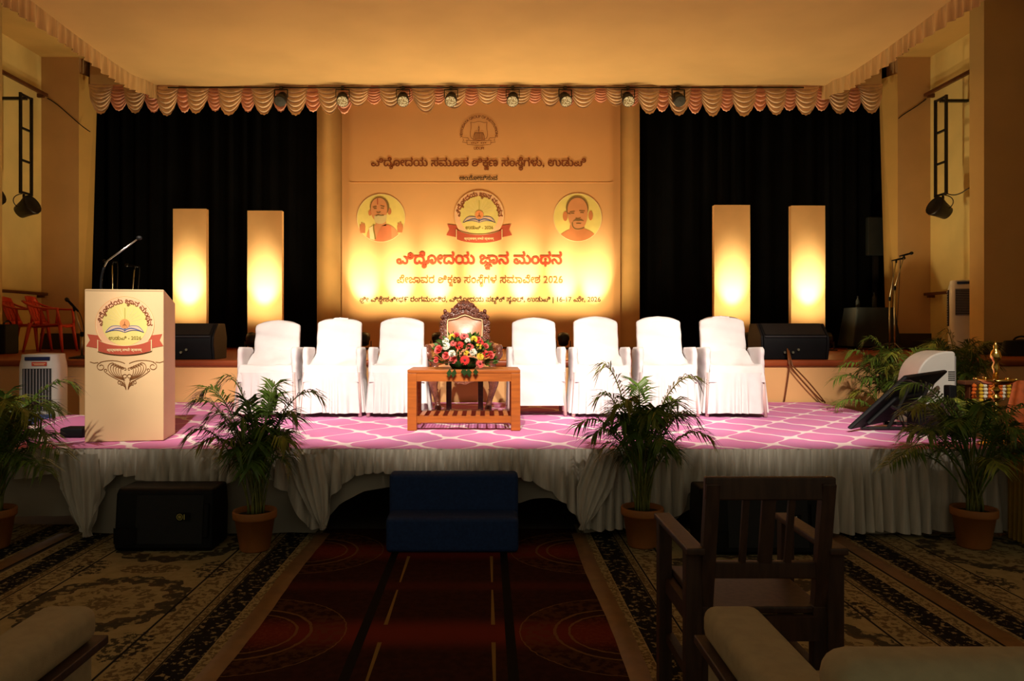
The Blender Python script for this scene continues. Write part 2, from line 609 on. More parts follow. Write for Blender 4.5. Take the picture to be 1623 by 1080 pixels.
def interp(tab, x):
    if x <= tab[0][0]:
        return tab[0][1]
    for (x0, y0), (x1, y1) in zip(tab, tab[1:]):
        if x <= x1:
            return y0 + (y1 - y0) * (x - x0) / (x1 - x0)
    return tab[-1][1]


def bez(p0, p1, p2, p3, n=12):
    p0, p1, p2, p3 = map(Vector, (p0, p1, p2, p3))
    return [p0 * (1 - t) ** 3 + p1 * 3 * t * (1 - t) ** 2 + p2 * 3 * t * t * (1 - t) + p3 * t ** 3
            for t in [i / n for i in range(n + 1)]]
# ---------------------------------------------------------------- flat print: lettering and emblems (x right, z up, facing -y)
_txt_cu = bpy.data.curves.new('lettering_source', 'FONT')
_txt_cu.resolution_u = 3
_txt_ob = bpy.data.objects.new('lettering_source', _txt_cu)
_gly = {}


def _splines(body):
    COL.objects.link(_txt_ob)
    _txt_cu.body = body
    bpy.context.view_layer.update()
    c = _txt_ob.to_curve(bpy.context.evaluated_depsgraph_get())
    out = []
    for sp in c.splines:
        bp = sp.bezier_points
        pts = []
        n = len(bp)
        for i in range(n):
            a, b = bp[i], bp[(i + 1) % n]
            straight = (a.handle_right - a.co).length < 1e-5 and (b.handle_left - b.co).length < 1e-5
            steps = 1 if straight else 3
            for k in range(steps):
                t = k / steps
                p = a.co * (1 - t) ** 3 + a.handle_right * 3 * t * (1 - t) ** 2 + b.handle_left * 3 * t * t * (1 - t) + b.co * t ** 3
                pts.append((round(p.x, 5), round(p.y, 5)))
        q = [pts[0]]
        for p in pts[1:]:
            if p != q[-1]:
                q.append(p)
        if q[0] == q[-1]:
            q.pop()
        if len(q) > 2:
            out.append((sp.character_index, q))
    _txt_ob.to_curve_clear()
    COL.objects.unlink(_txt_ob)
    return out


def _fill(contours):
    """triangles of the nonzero-winding area of closed contours"""
    vs, es = [], []
    for c in contours:
        o = len(vs)
        vs += [Vector(p) for p in c]
        es += [(o + i, o + (i + 1) % len(c)) for i in range(len(c))]
    rv, re, rf, _a, _b, _c = geometry.delaunay_2d_cdt(vs, es, [], 0, 1e-6)
    cen = np.array([[sum(rv[i][k] for i in f) / len(f) for k in (0, 1)] for f in rf])
    wn = np.zeros(len(cen), int)
    for c in contours:
        a = np.array(c)
        b = np.roll(a, -1, axis=0)
        for (x0, y0), (x1, y1) in zip(a, b):
            up = (y0 <= cen[:, 1]) & (y1 > cen[:, 1])
            dn = (y0 > cen[:, 1]) & (y1 <= cen[:, 1])
            cr = (x1 - x0) * (cen[:, 1] - y0) - (cen[:, 0] - x0) * (y1 - y0)
            wn += (up & (cr > 0)).astype(int) - (dn & (cr < 0)).astype(int)
    return [tuple(v) for v in rv], [f for f, n in zip(rf, wn) if n]


def advance(s):
    k = ('adv', s)
    if k not in _gly:
        _gly[k] = max(p[0] for p in _splines(s + '|')[-1][1]) - max(p[0] for p in _splines('|')[-1][1])
    return _gly[k]


def raw(s):
    """(verts, tris) of a plain string, each character filled by itself"""
    if s not in _gly:
        by = {}
        for ci, q in _splines(s):
            # a vowel sign that sits on the letter takes the place of its head stroke
            if ci + 1 < len(s) and s[ci + 1] in 'ಿೀೆೇೈೊೋೌ್' and min(p[1] for p in q) > 0.40:
                continue
            by.setdefault(ci, []).append(q)
        V, T = [], []
        for q in by.values():
            v, t = _fill(q)
            o = len(V)
            V += [(p[0], p[1], len(by) * 1e-6 + 4e-6 * (o % 97)) for p in v]
            T += [tuple(i + o for i in f) for f in t]
        _gly[s] = (V, T)
    return _gly[s]


def stroke2(pts, wd, wend=None):
    """2D ribbon along a polyline"""
    n = len(pts)
    V, T = [], []
    for i, p in enumerate(pts):
        a, b = pts[max(i - 1, 0)], pts[min(i + 1, n - 1)]
        dx, dy = b[0] - a[0], b[1] - a[1]
        L = math.hypot(dx, dy) or 1
        ww = wd if wend is None else wd + (wend - wd) * i / (n - 1)
        V += [(p[0] - dy / L * ww / 2, p[1] + dx / L * ww / 2), (p[0] + dy / L * ww / 2, p[1] - dx / L * ww / 2)]
    for i in range(n - 1):
        T.append((2 * i, 2 * i + 1, 2 * i + 3, 2 * i + 2))
    return V, T


def arc2(cx, cy, r, a0, a1, n=24, ry=None):
    ry = ry or r
    return [(cx + r * math.cos(math.radians(a0 + (a1 - a0) * i / n)), cy + ry * math.sin(math.radians(a0 + (a1 - a0) * i / n)))
            for i in range(n + 1)]


def b2(*p, n=12):
    return [(v.x, v.y) for v in bez(*[(a, b, 0) for a, b in p], n=n)]


# joined consonants that hang under the line (drawn as small letters or strokes, font units)
def sub_shape(k):
    if k == 'ya':
        return stroke2(b2((-0.06, 0.06), (0.16, 0.02), (0.02, -0.36), (-0.16, -0.20), n=10)
                       + b2((-0.16, -0.20), (-0.24, -0.06), (0.10, -0.10), (0.10, 0.20), n=8)[1:], 0.07)
    if k == 'ra':
        return stroke2(b2((-0.40, -0.05), (-0.36, -0.30), (-0.10, -0.24), (0.02, -0.08), n=10), 0.07)
    v, t = raw({'ssa': 'ಷ', 'tha': 'ಥ', 'nya': 'ಞ', 'va': 'ವ', 'la': 'ಲ', 'ka': 'ಕ'}[k])
    x0 = min(p[0] for p in v)
    x1 = max(p[0] for p in v)
    s = 0.50
    return [((p[0] - (x0 + x1) / 2) * s - 0.20, p[1] * s - 0.34) for p in v], t


def line2(spec, bold=0.0):
    """spec: list of plain strings and ('sub', key) items -> verts, tris, width"""
    V, T = [], []
    text = ''
    subs = []
    for it in spec:
        if isinstance(it, tuple):
            subs.append((advance(text) if text else 0.0, it[1]))
        else:
            text += it
    v, t = raw(text)
    V += v
    T += t
    for x, k in subs:
        v, t = sub_shape(k)
        o = len(V)
        V += [(p[0] + x, p[1], 5e-4) for p in v]
        T += [tuple(i + o for i in f) for f in t]
    if bold:
        base = list(V)
        bt = list(T)
        V, T = [], []
        for lift, (dx, dy) in enumerate(((-bold, 0), (bold, 0), (0, bold * 0.6), (0, -bold * 0.6))):
            o = len(V)
            V += [(p[0] + dx, p[1] + dy, p[2] + 1e-3 * lift) for p in base]
            T += [tuple(i + o for i in f) for f in bt]
    return V, T


def put(name, V, T, m, parent, layer, cx=0.0, cz=0.0, s=1.0, rot=0.0):
    """place 2D shape on the parent's front plane (local y = -layer mm)"""
    c, sn = math.cos(rot), math.sin(rot)
    mb = MB()
    mb.add([(cx + (p[0] * c - p[1] * sn) * s, -0.0012 * layer - (p[2] * s * 0.4 if len(p) > 2 else 0.0), cz + (p[0] * sn + p[1] * c) * s) for p in V], T)
    return mb.build(name, m, parent, fix=False)


def poly(name, pts, m, parent, layer, cx=0.0, cz=0.0, s=1.0):
    V, T = _fill([[(round(a, 6), round(b, 6)) for a, b in pts]])
    return put(name, V, T, m, parent, layer, cx, cz, s)


def strokes(name, lines, wd, m, parent, layer, cx=0.0, cz=0.0, s=1.0):
    V, T = [], []
    for l in lines:
        v, t = stroke2(l, wd)
        o = len(V)
        V += v
        T += [tuple(i + o for i in f) for f in t]
    return put(name, V, T, m, parent, layer, cx, cz, s)


def text_fit(spec, m, parent, layer, x0, x1, zbase, bold=0.02, name='lettering', hscale=None):
    V, T = line2(spec, bold)
    a = min(p[0] for p in V)
    b = max(p[0] for p in V)
    s = (x1 - x0) / (b - a)
    V = [((p[0] - a), p[1] * (hscale or 1.0), p[2]) for p in V]
    return put(name, V, T, m, parent, layer, x0, zbase, s)


def arc_text(items, m, parent, layer, cx, cz, r, a0, a1, size, bold=0.02, name='arc_lettering'):
    """clusters spread along an arc from angle a0 to a1 (degrees, clockwise)"""
    adv = [advance(''.join(i for i in it if isinstance(i, str))) for it in items]
    tot = sum(adv)
    V, T = [], []
    pos = 0.0
    for it, ad in zip(items, adv):
        ang = math.radians(a0 + (a1 - a0) * (pos + ad / 2) / tot)
        pos += ad
        if it == [' ']:
            continue
        v, t = line2(it, bold)
        rot = ang - PI / 2
        c, sn = math.cos(rot), math.sin(rot)
        o = len(V)
        for p in v:
            x, y = (p[0] - ad / 2) * size, p[1] * size
            V.append((r * math.cos(ang) + x * c - y * sn, r * math.sin(ang) + x * sn + y * c, p[2] * size))
        T += [tuple(i + o for i in f) for f in t]
    return put(name, V, T, m, parent, layer, cx, cz)


S = lambda k: ('sub', k)
VIDYODAYA = ['ವಿ', 'ದ', S('ya'), 'ೋ', 'ದ', 'ಯ']
SHIKSHANA = ['ಶಿ', 'ಕ', S('ssa'), 'ಣ']
LINE1 = VIDYODAYA + [' ', 'ಸಮೂಹ', ' '] + SHIKSHANA + [' ', 'ಸಂಸ', S('tha'), 'ೆಗಳು,', ' ', 'ಉಡುಪಿ']
LINE2 = ['ಆಯೋಜಿಸುವ']
LINE3 = VIDYODAYA + [' ', 'ಜ', S('nya'), 'ಾನ', ' ', 'ಮಂಥನ']
LINE4 = ['ಪೇಜಾವರ', ' '] + SHIKSHANA + [' ', 'ಸಂಸ', S('tha'), 'ೆಗಳ', ' ', 'ಸಮಾವೇಶ', ' 2026']
LINE5 = ['ಶ', S('ra'), 'ೀ', ' ', 'ವಿಶ', S('va'), 'ೇಶತೀಥ೯', ' ', 'ರಂಗಮಂದಿರ,', ' '] + VIDYODAYA + \
        [' ', 'ಪಬ', S('la'), 'ಿಕ್', ' ', 'ಸ', S('ka'), 'ೂಲ್,', ' ', 'ಉಡುಪಿ', ' | 16-17 ', 'ಮೇ,', ' 2026']
ARC_ITEMS = [['ವಿ'], ['ದ', S('ya'), 'ೋ'], ['ದ'], ['ಯ'], [' '], ['ಜ', S('nya'), 'ಾ'], ['ನ'], [' '], ['ಮಂ'], ['ಥ'], ['ನ']]
MOTTO = ['श्रद्धावान् लभते ज्ञानम्']


def circle2(r, n=48, cx=0.0, cz=0.0):
    return [(cx + r * math.cos(2 * PI * i / n), cz + r * math.sin(2 * PI * i / n)) for i in range(n)]


def seminar_emblem(par, cx, cz, r, ly=2):
    """round seminar emblem with open book, pendulum ball and red ribbon"""
    for sx in (-1, 1):
        poly('ribbon_tail', [(sx * a, b) for a, b in ((0.80, -0.42), (1.28, -0.36), (1.19, -0.58), (1.32, -0.80), (0.80, -0.90))],
             'ink_ribbon', par, ly, cx, cz, r)
        poly('ribbon_fold', [(sx * a, b) for a, b in ((0.80, -0.60), (0.94, -0.64), (0.80, -0.70))], 'ink_brown', par, ly + 1, cx, cz, r)
    poly('emblem_disc', circle2(1.0), 'ink_peach', par, ly + 1, cx, cz, r)
    strokes('emblem_ring', [arc2(0, 0, 0.975, -35, 215, 48)], 0.018, 'ink_cream', par, ly + 2, cx, cz, r)
    strokes('emblem_outer_ring', [arc2(0, 0, 1.0, -35, 215, 48)], 0.010, 'ink_orange', par, ly + 2, cx, cz, r)
    poly('emblem_field', circle2(0.78), 'ink_pale', par, ly + 2, cx, cz, r)
    arc_text(ARC_ITEMS, 'ink_brown', par, ly + 4, cx, cz, r * 0.755, 184, -4, r * 0.25, 0.022)
    strokes('ray_lines', [[(0.2 * math.cos(a), 0.05 + 0.2 * math.sin(a)), (0.6 * math.cos(a), 0.05 + 0.6 * math.sin(a))]
                          for a in [math.radians(k) for k in range(15, 170, 15)]], 0.008, 'ink_cream', par, ly + 3, cx, cz, r)
    strokes('pendulum_rod', [[(0, 0.10), (0, 0.60)]], 0.030, 'ink_gold', par, ly + 4, cx, cz, r)
    for sx in (-1, 1):
        wing = b2((0, -0.20), (0.10, -0.04), (0.24, -0.05), (0.40, -0.06), n=8) + b2((0.40, -0.06), (0.52, -0.08), (0.58, -0.20), (0.66, -0.30), n=6)[1:] + \
            b2((0.66, -0.30), (0.40, -0.18), (0.18, -0.20), (0, -0.30), n=8)[1:]
        poly('book_page', [(sx * a, b) for a, b in wing], 'ink_page', par, ly + 4, cx, cz, r)
        ls = [wing + [wing[0]]]
        for q in (0.35, 0.7):
            ls.append(b2((0, -0.22 - 0.04 * q), (0.12, -0.06 - 0.10 * q), (0.30, -0.07 - 0.08 * q), (0.62, -0.29), n=8))
        strokes('book_outline', [[(sx * a, b) for a, b in l] for l in ls], 0.020, 'ink_blue', par, ly + 5, cx, cz, r)
    poly('pendulum_ball', circle2(0.17, 28, 0, 0.02), 'ink_orange', par, ly + 6, cx, cz, r)
    strokes('ball_figure', [[(0.0, -0.08), (0.0, 0.10)], b2((-0.06, -0.08), (-0.05, 0.02), (0.03, 0.02), (0.06, -0.08), n=6)], 0.02, 'ink_rust', par, ly + 7, cx, cz, r)
    text_fit(['ಉಡುಪಿ', ' - 2026'], 'ink_olive', par, ly + 4, cx - 0.55 * r, cx + 0.56 * r, cz - 0.56 * r, 0.02)
    rib = b2((-0.90, -0.58), (-0.45, -0.86), (0.45, -0.86), (0.90, -0.58), n=16) + \
        b2((0.90, -0.97), (0.45, -1.16), (-0.45, -1.16), (-0.90, -0.97), n=16)
    poly('ribbon_edge', [(a * 1.03, b + (0.02 if i < 17 else -0.0)) for i, (a, b) in enumerate(rib)], 'ink_cream', par, ly + 7, cx, cz, r)
    poly('ribbon', rib, 'ink_ribbon', par, ly + 8, cx, cz, r)
    text_fit(MOTTO, 'ink_cream', par, ly + 9, cx - 0.60 * r, cx + 0.60 * r, cz - 0.98 * r, 0.02)
# ================================================================ the hall and the stage shell
WX = 7.34          # side walls
floor = struct(MB().box((0, 5.0, -0.05), (2 * WX + 0.4, 10.0, 0.10)).build('floor', 'concrete'))
for sx, nm in ((-1, 'left'), (1, 'right')):
    struct(MB().box((sx * (WX + 0.1), 6.9, 2.95), (0.2, 12.8, 6.0)).build('wall_' + nm, 'wall'))
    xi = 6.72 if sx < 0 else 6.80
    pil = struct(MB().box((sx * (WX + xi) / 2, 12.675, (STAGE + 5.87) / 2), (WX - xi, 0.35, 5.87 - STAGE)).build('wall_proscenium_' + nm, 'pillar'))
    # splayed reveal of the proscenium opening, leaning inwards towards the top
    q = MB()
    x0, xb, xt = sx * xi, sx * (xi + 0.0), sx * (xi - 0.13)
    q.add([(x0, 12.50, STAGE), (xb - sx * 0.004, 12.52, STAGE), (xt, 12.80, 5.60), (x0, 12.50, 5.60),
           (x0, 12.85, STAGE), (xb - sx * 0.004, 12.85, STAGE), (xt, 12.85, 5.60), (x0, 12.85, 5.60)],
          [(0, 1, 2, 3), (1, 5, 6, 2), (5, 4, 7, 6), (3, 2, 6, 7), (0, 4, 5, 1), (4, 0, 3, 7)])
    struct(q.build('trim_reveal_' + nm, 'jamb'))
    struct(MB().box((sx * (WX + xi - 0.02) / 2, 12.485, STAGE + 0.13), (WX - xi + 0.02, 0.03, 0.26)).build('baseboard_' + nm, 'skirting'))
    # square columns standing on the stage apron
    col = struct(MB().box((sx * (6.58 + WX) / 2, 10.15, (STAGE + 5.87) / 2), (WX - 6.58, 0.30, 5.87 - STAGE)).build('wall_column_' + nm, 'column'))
    MB().box((sx * (6.57 + WX) / 2, 9.985, STAGE + 0.08), (WX - 6.57, 0.03, 0.16)).build('column_base', 'skirting', col)
struct(MB().box((0, 7.0, 5.92), (2 * WX + 0.2, 11.6, 0.10)).build('ceiling', 'ceil'))
struct(MB().box((0, 12.78, 5.66), (2 * 6.62, 0.24, 0.50)).build('wall_header', 'pillar'))
# stage house: floor, black side and back walls, roof
sf = struct(MB().box((0, 10.95, STAGE - 0.03), (2 * WX, 5.30, 0.06)).build('floor_stage', 'stage_wood'))
struct(MB().box((0, 8.275, STAGE - 0.035), (2 * WX, 0.07, 0.07)).build('trim_stage_edge', 'stage_wood', bevel=0.02))
struct(MB().box((0, DB + 0.13, (STAGE - 0.07) / 2), (2 * WX, 0.20, STAGE - 0.07)).build('wall_fascia', 'fascia'))
struct(MB().box((0, 13.75, 3.4), (2 * WX, 0.1, 5.2)).build('wall_back', 'black_cloth'))
for sx, nm in ((-1, 'left'), (1, 'right')):
    struct(MB().box((sx * (WX + 0.05), 13.3, 3.4), (0.1, 1.0, 5.2)).build('wall_wing_' + nm, 'black_cloth'))
struct(MB().box((0, 13.3, 5.95), (2 * WX, 1.0, 0.1)).build('ceiling_stage', 'black_cloth'))

# ---- black stage curtains with soft folds
for x0, x1, nm in ((-7.25, -2.80, 'left'), (2.55, 7.25, 'right')):
    def fold(u, v, x0=x0, x1=x1):
        x = x0 + (x1 - x0) * u
        return (x, 13.28 + 0.05 * math.sin(x * 21 + math.sin(x * 3) * 2), STAGE + 0.01 + v * 4.7)
    o = MB().grid(fold, 150, 2).build('stage_curtain', 'black_cloth', smooth=True)
    side = 'behind the podium' if nm == 'left' else 'on the side away from the podium'
    tag(o, 'tall black stage curtain hanging ' + side, 'curtain')

# ---- cream cloth stretched under the hall ceiling, with pleated fringes along both sides
cl = thing('ceiling_cloth', 'cream cloth stretched as false ceiling above the hall', 'ceiling cloth', (0, 12.5, 5.30))


def cloth(u, v):
    x = -5.42 + 10.96 * u
    y = -10.3 * (1 - v)
    z = 0.10 * sstep(0.9, 1, v) - 0.05 * math.sin(PI * ((v * 3) % 1)) + 0.012 * math.sin(x * 2.2 + 1) * math.sin(v * 9)
    z -= 0.05 * sstep(0.955, 0.985, v) * (1 - sstep(0.985, 1, v)) * (1 if abs(x) > 2.7 else 0.2) * (0.6 + 0.4 * math.sin(x * 2.4))
    return (x, y, z)


MB().grid(cloth, 60, 90).build('cloth_sheet', 'cloth_ceiling', cl, smooth=True)
for sx in (-1, 1):
    xe = -5.42 if sx < 0 else 5.54

    def fr(u, v, xe=xe, sx=sx):
        y = -10.3 + 10.3 * u
        b = cloth(0 if sx < 0 else 1, u)
        h = 0.245 + 0.012 * math.sin(y * 3.1) + 0.008 * math.sin(y * 17)
        return (xe + sx * 0.004 + (0.006 + 0.02 * v) * math.sin(y * 34 + math.sin(y * 5) * 2) * sx, y, b[2] + 0.005 - h * v)
    MB().grid(fr, 420, 4).build('pleated_fringe', 'fringe', cl, smooth=True)
# end return of each fringe
for sx in (-1, 1):
    xe = -5.42 if sx < 0 else 5.54

    def fe(u, v, xe=xe, sx=sx):
        return (xe - sx * 0.10 * u, 0.01 * math.sin(u * 14), 0.10 - 0.25 * v * (1 - 0.2 * u))
    MB().grid(fe, 10, 3).build('fringe_end', 'fringe', cl, smooth=True)

# ---- swagged valance over the proscenium
va = thing('swag_valance', 'row of cream and peach satin swags along the top of the stage opening', 'valance', (0, 12.55, 5.42))
MB().box((0, 0.03, -0.03), (13.0, 0.04, 0.06)).build('valance_rail', 'dark_wood', va)


def swag_mesh(seed, wdt, hgt, mname):
    rnd = random.Random(seed)
    ph, k1 = rnd.uniform(0, 6), rnd.choice((6, 7, 8))
    asym = rnd.uniform(-0.12, 0.12)

    def fn(u, v):
        a = 2 * u - 1
        prof = (1 - abs(a) ** 2.2)
        x = a * wdt / 2 * (1 - 0.10 * v) + asym * wdt * 0.3 * v * prof
        drop = hgt * (0.16 * v + 0.84 * v * (0.32 + 0.68 * prof))
        if 1 - abs(a) < 0.02:
            drop = hgt * v * 0.43
        fo = 0.017 * math.sin(v * k1 * PI * 2 + ph) * (0.25 + 0.75 * prof)
        y = -0.02 - 0.055 * math.sin(PI * min(1, v * 1.1)) * prof + fo
        # scalloped hem
        if v > 0.97:
            drop += 0.008 * math.sin(u * 40)
        return (x, y, -drop + fo * 0.5)
    mb = MB().grid(fn, 20, 30)
    me = mb.mesh('swag', True)
    me.materials.append(M[mname])
    return me


SW = {(m, i): swag_mesh(10 * i + (m == 'swag_pink'), 0.40 if m == 'swag_cream' else 0.32, 0.50 if m == 'swag_cream' else 0.46, m)
      for m in ('swag_cream', 'swag_pink') for i in range(3)}
rnd = random.Random(5)
k = 0
xx = -6.35
while xx < 6.45:
    m = 'swag_cream' if k % 2 == 0 else 'swag_pink'
    o = link('swag', SW[(m, rnd.randrange(3))], va, (xx, -0.035 if k % 2 == 0 else -0.005, 0))
    mid = -2.35 < xx < 2.45
    o.scale = (rnd.uniform(0.98, 1.15), 1.0, (rnd.uniform(0.66, 0.82) if rnd.random() < 0.8 else 1.0) if mid else rnd.uniform(0.94, 1.06))
    o.rotation_euler = (0, rnd.uniform(-0.12, 0.12) if mid else rnd.uniform(-0.04, 0.04), 0)
    xx += 0.262 + rnd.uniform(-0.02, 0.02)
    k += 1

# ---- lamp bar and LED cans hung in front of the valance
pipe = tag(MB().tube([(-5.2, 12.385, 5.33), (5.2, 12.385, 5.33)], 0.012, 10).build('lamp_bar', 'black_metal', smooth=True),
           'thin black steel bar carrying the lamps over the stage', 'pipe')


def can_profile(L, r):
    return [(r * 0.45, 0), (r * 0.8, 0.01), (r * 0.85, L * 0.45), (r, L * 0.55), (r, L), (r * 0.9, L)]


def hung_lamp(px, py, lit):
    x = X_(px, 12.44)
    t = thing('led_par_lamp', 'black LED par can with glowing pale lens hung among the swags' if lit else
              'black LED par can with unlit dark lens hung in front of the black curtain', 'stage lamp',
              (x, 12.32, Z_(py, 12.32)), rnd.uniform(-0.25, 0.25), 'lit par cans on the stage bar' if lit else 'unlit par cans on the stage bar')
    tilt = Matrix.Rotation(math.radians(132), 4, 'X')   # the can looks down towards the hall
    MB().lathe(can_profile(0.20, 0.098), 20, (0, 0, -0.18), tilt).build('lamp_body', 'black_metal', t, smooth=True)
    MB().lathe([(0.002, 0.0), (0.088, 0.0), (0.088, 0.012), (0.002, 0.018)], 24, (0, 0, 0.013), tilt).build(
        'lens', 'gold_lens' if lit else 'dim_lens', t, smooth=False)
    b = MB()
    for s in (-1, 1):
        b.bar((s * 0.108, 0.04, 0.07), (s * 0.108, 0.05, 0.20), 0.012, 0.03)
    b.bar((-0.11, 0.05, 0.20), (0.11, 0.05, 0.20), 0.03, 0.012)
    b.build('yoke', 'black_metal', t)
    MB().box((0, 0.055, 0.225), (0.05, 0.06, 0.06)).build('clamp', 'black_metal', t, bevel=0.008)
    return t


for px, lit in ((545, 1), (640, 1), (715, 1), (812, 1), (896, 1), (994, 1), (447, 0), (1074, 0)):
    hung_lamp(px, 160, lit)

# ---- handrails and upper timber rails on the side walls
for sx in (-1, 1):
    nm = 'podium side' if sx < 0 else 'lamp side'
    for z, what in ((5.23, 'high thin brown timber rail under the ceiling'), (1.95, 'low brown wooden handrail on the wall')):
        t = thing('timber_rail', what + (' near the red plastic chairs' if sx < 0 else ' beside the square orange column'), 'rail', (sx * (WX - 0.10), 11.6, z))
        MB().box((0, 0, 0), (0.06, 1.75, 0.05 if z > 3 else 0.045)).build('bar', 'rail_wood', t, bevel=0.008)
        for yy in (-0.7, 0.8):
            MB().box((sx * 0.05, yy, -0.03), (0.10, 0.05, 0.06)).build('bracket', 'rail_wood', t)

# ---- ladder frames with flood lamps on the side walls


def ladder_lamp(sx, y0, label_end):
    x = sx * 6.92
    t = thing('ladder_frame', 'black steel ladder frame hung high on the ' + label_end, 'ladder frame', (x, y0, 3.40))
    H = 1.50
    for dy in (0, 0.27):
        MB().box((0, dy, H / 2), (0.035, 0.035, H)).build('rail', 'black_metal', t)
    for zz in (0.02, 0.50, 0.98, H - 0.02):
        MB().box((0, 0.135, zz), (0.03, 0.27, 0.03)).build('rung', 'black_metal', t)
    MB().box((sx * 0.2, 0.135, H - 0.05), (0.42, 0.05, 0.04)).build('wall_arm', 'black_metal', t)
    l = thing('flood_lamp', 'black flood lamp below the ladder on the ' + label_end, 'stage lamp', (x, y0 + 0.14, 3.30))
    b = MB()
    b.bar((0, -0.06, 0.10), (0, -0.06, -0.02), 0.03, 0.02)
    b.bar((0, 0.08, 0.10), (0, 0.08, -0.02), 0.03, 0.02)
    b.build('yoke', 'black_metal', l)
    mtx = Matrix.Rotation(sx * math.radians(62), 4, 'Y') @ Matrix.Rotation(math.radians(-20), 4, 'X')
    h = MB().lathe([(0.05, -0.16), (0.10, -0.13), (0.13, 0.02), (0.155, 0.10), (0.15, 0.13), (0.135, 0.12)], 16, (0, 0, 0),
                   Matrix.Translation((0, 0, -0.10)) @ mtx.inverted())
    h.build('housing', 'black_metal', l, smooth=True)
    MB().tube(bez((0, -0.1, 0.1), (sx * 0.1, -0.25, 0.05), (sx * 0.1, -0.2, -0.1), (sx * 0.05, 0, -0.12), 10), 0.007, 5).build('cable_loop', 'cable', l)
    return l


ladder_lamp(-1, 11.26, 'wall beside the pillar near the podium')
ladder_lamp(-1, 10.42, 'wall beyond the red chairs')
ladder_lamp(1, 11.38, 'wall behind the square orange column')
for pts, lab in (([P(75, 156, 12.49), P(95, 165, 12.495), P(120, 195, 12.495), P(143, 209, 12.495)], 'thin cable sagging from the high rail across the pillar by the podium'),
                 ([P(1468, 157, 12.49), P(1450, 172, 12.495), P(1435, 178, 12.495), P(1424, 188, 12.495)], 'thin cable sagging across the pillar by the mic stands'),
                 ([P(1497, 305, 10.9), P(1515, 315, 10.7), P(1525, 305, 10.5), P(1536, 298, 10.35)], 'thin cable looping from flood lamp to the orange column')):
    tag(MB().tube(bez(*pts, n=12), 0.008, 5).build('loose_cable', 'cable', smooth=True), lab, 'cable')

# ---- low platform with carpet and gathered skirt
pl = thing('stage_platform', 'low platform with pink trellis carpet and gathered off-white skirt', 'platform', (0, 0, 0))
PX0, PX1 = -3.60, 3.62
MB().box(((PX0 + PX1) / 2, (DF + DB) / 2, DECK - 0.045), (PX1 - PX0, DB - DF - 0.04, 0.07)).build('deck', 'deck', pl)
for i, x in enumerate((-3.4, -1.7, 0.05, 1.8, 3.4)):
    for y in (5.35, 6.7, 8.0):
        MB().box((x, y, (DECK - 0.08) / 2), (0.06, 0.06, DECK - 0.08)).build('trestle_leg', 'deck', pl)


def carp(u, v):
    x = PX0 + (PX1 - PX0) * u
    y = DF - 0.01 + (DB - DF - 0.005) * v
    z = DECK + 0.002 + 0.004 * noise.noise((x * 1.3, y * 1.3, 0))
    # carpet rucked up over a cable tray behind the podium
    z += 0.10 * math.exp(-((x + 3.35) / 0.35) ** 2 - ((y - 6.15) / 0.25) ** 2)
    return (x, y, z)


MB().grid(carp, 120, 50).build('pink_carpet', 'carpet_pink', pl, smooth=True)

# skirt: plain lining behind, gathered frill in front, three bunched tails tied to the floor
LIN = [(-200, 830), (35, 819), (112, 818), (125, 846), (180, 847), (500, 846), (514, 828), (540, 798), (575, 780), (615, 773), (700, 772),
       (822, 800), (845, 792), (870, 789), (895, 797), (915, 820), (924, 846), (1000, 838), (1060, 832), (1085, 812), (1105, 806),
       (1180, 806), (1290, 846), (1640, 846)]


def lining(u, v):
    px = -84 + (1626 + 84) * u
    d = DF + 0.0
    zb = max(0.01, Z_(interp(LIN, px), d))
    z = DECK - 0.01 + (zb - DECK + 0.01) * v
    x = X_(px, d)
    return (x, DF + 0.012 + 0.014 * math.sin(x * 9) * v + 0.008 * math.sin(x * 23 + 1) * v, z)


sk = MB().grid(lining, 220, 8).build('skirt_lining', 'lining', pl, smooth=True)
FRI = [(-200, 760), (40, 755), (95, 750), (118, 800), (128, 838), (150, 838), (162, 790), (185, 752), (230, 758), (280, 785), (340, 778), (385, 752), (430, 758), (462, 785), (486, 838),
       (516, 838), (530, 780), (560, 752), (640, 748), (800, 750), (850, 762), (885, 790), (930, 836), (985, 838), (1055, 838), (1085, 800),
       (1100, 775), (1130, 752), (1170, 765), (1220, 815), (1280, 842), (1640, 842)]


def frill(u, v):
    px = -84 + (1626 + 84) * u
    d = DF - 0.02
    x = X_(px, d)
    py = interp(FRI, px)
    zb = max(0.012, Z_(py, d)) + 0.01 * math.sin(x * 15)
    z = DECK + 0.004 + (zb - DECK - 0.004) * v
    amp = 0.012 + 0.026 * min(1, v * 1.6)
    ph = x * 76 + 2.2 * math.sin(x * 7.3) + 1.2 * math.sin(x * 19 + 2)
    y = DF - 0.022 - 0.030 * v + amp * math.sin(ph) + 0.007 * math.sin(ph * 2.3 + v * 4)
    return (x + 0.012 * v * math.cos(ph), y, z)


MB().grid(frill, 900, 9).build('skirt_frill', 'frill', pl, smooth=True)


def tail(pxt, pxb, wt, wm, pyb, seed):
    def fn(u, v):
        a = 2 * u - 1
        c = X_(pxt, DF - 0.06) + (X_(pxb, DF - 0.06) - X_(pxt, DF - 0.06)) * v
        wd = interp([(0, wt), (0.45, wm), (0.8, wm * 0.55), (0.94, wm * 0.16), (1, wm * 0.24)], v)
        z = DECK - 0.02 + (max(0.012, Z_(pyb, DF - 0.06)) - DECK + 0.02) * v
        return (c + a * wd / 2, DF - 0.075 - 0.03 * (1 - a * a) + 0.012 * math.sin(a * 13 + seed + v * 2), z)
    return MB().grid(fn, 36, 16).build('bunched_tail', 'frill', pl, smooth=True)


tail(120, 141, 0.30, 0.26, 849, 0)
tail(480, 513, 0.26, 0.22, 836, 2)
tail(958, 922, 0.20, 0.24, 838, 4)

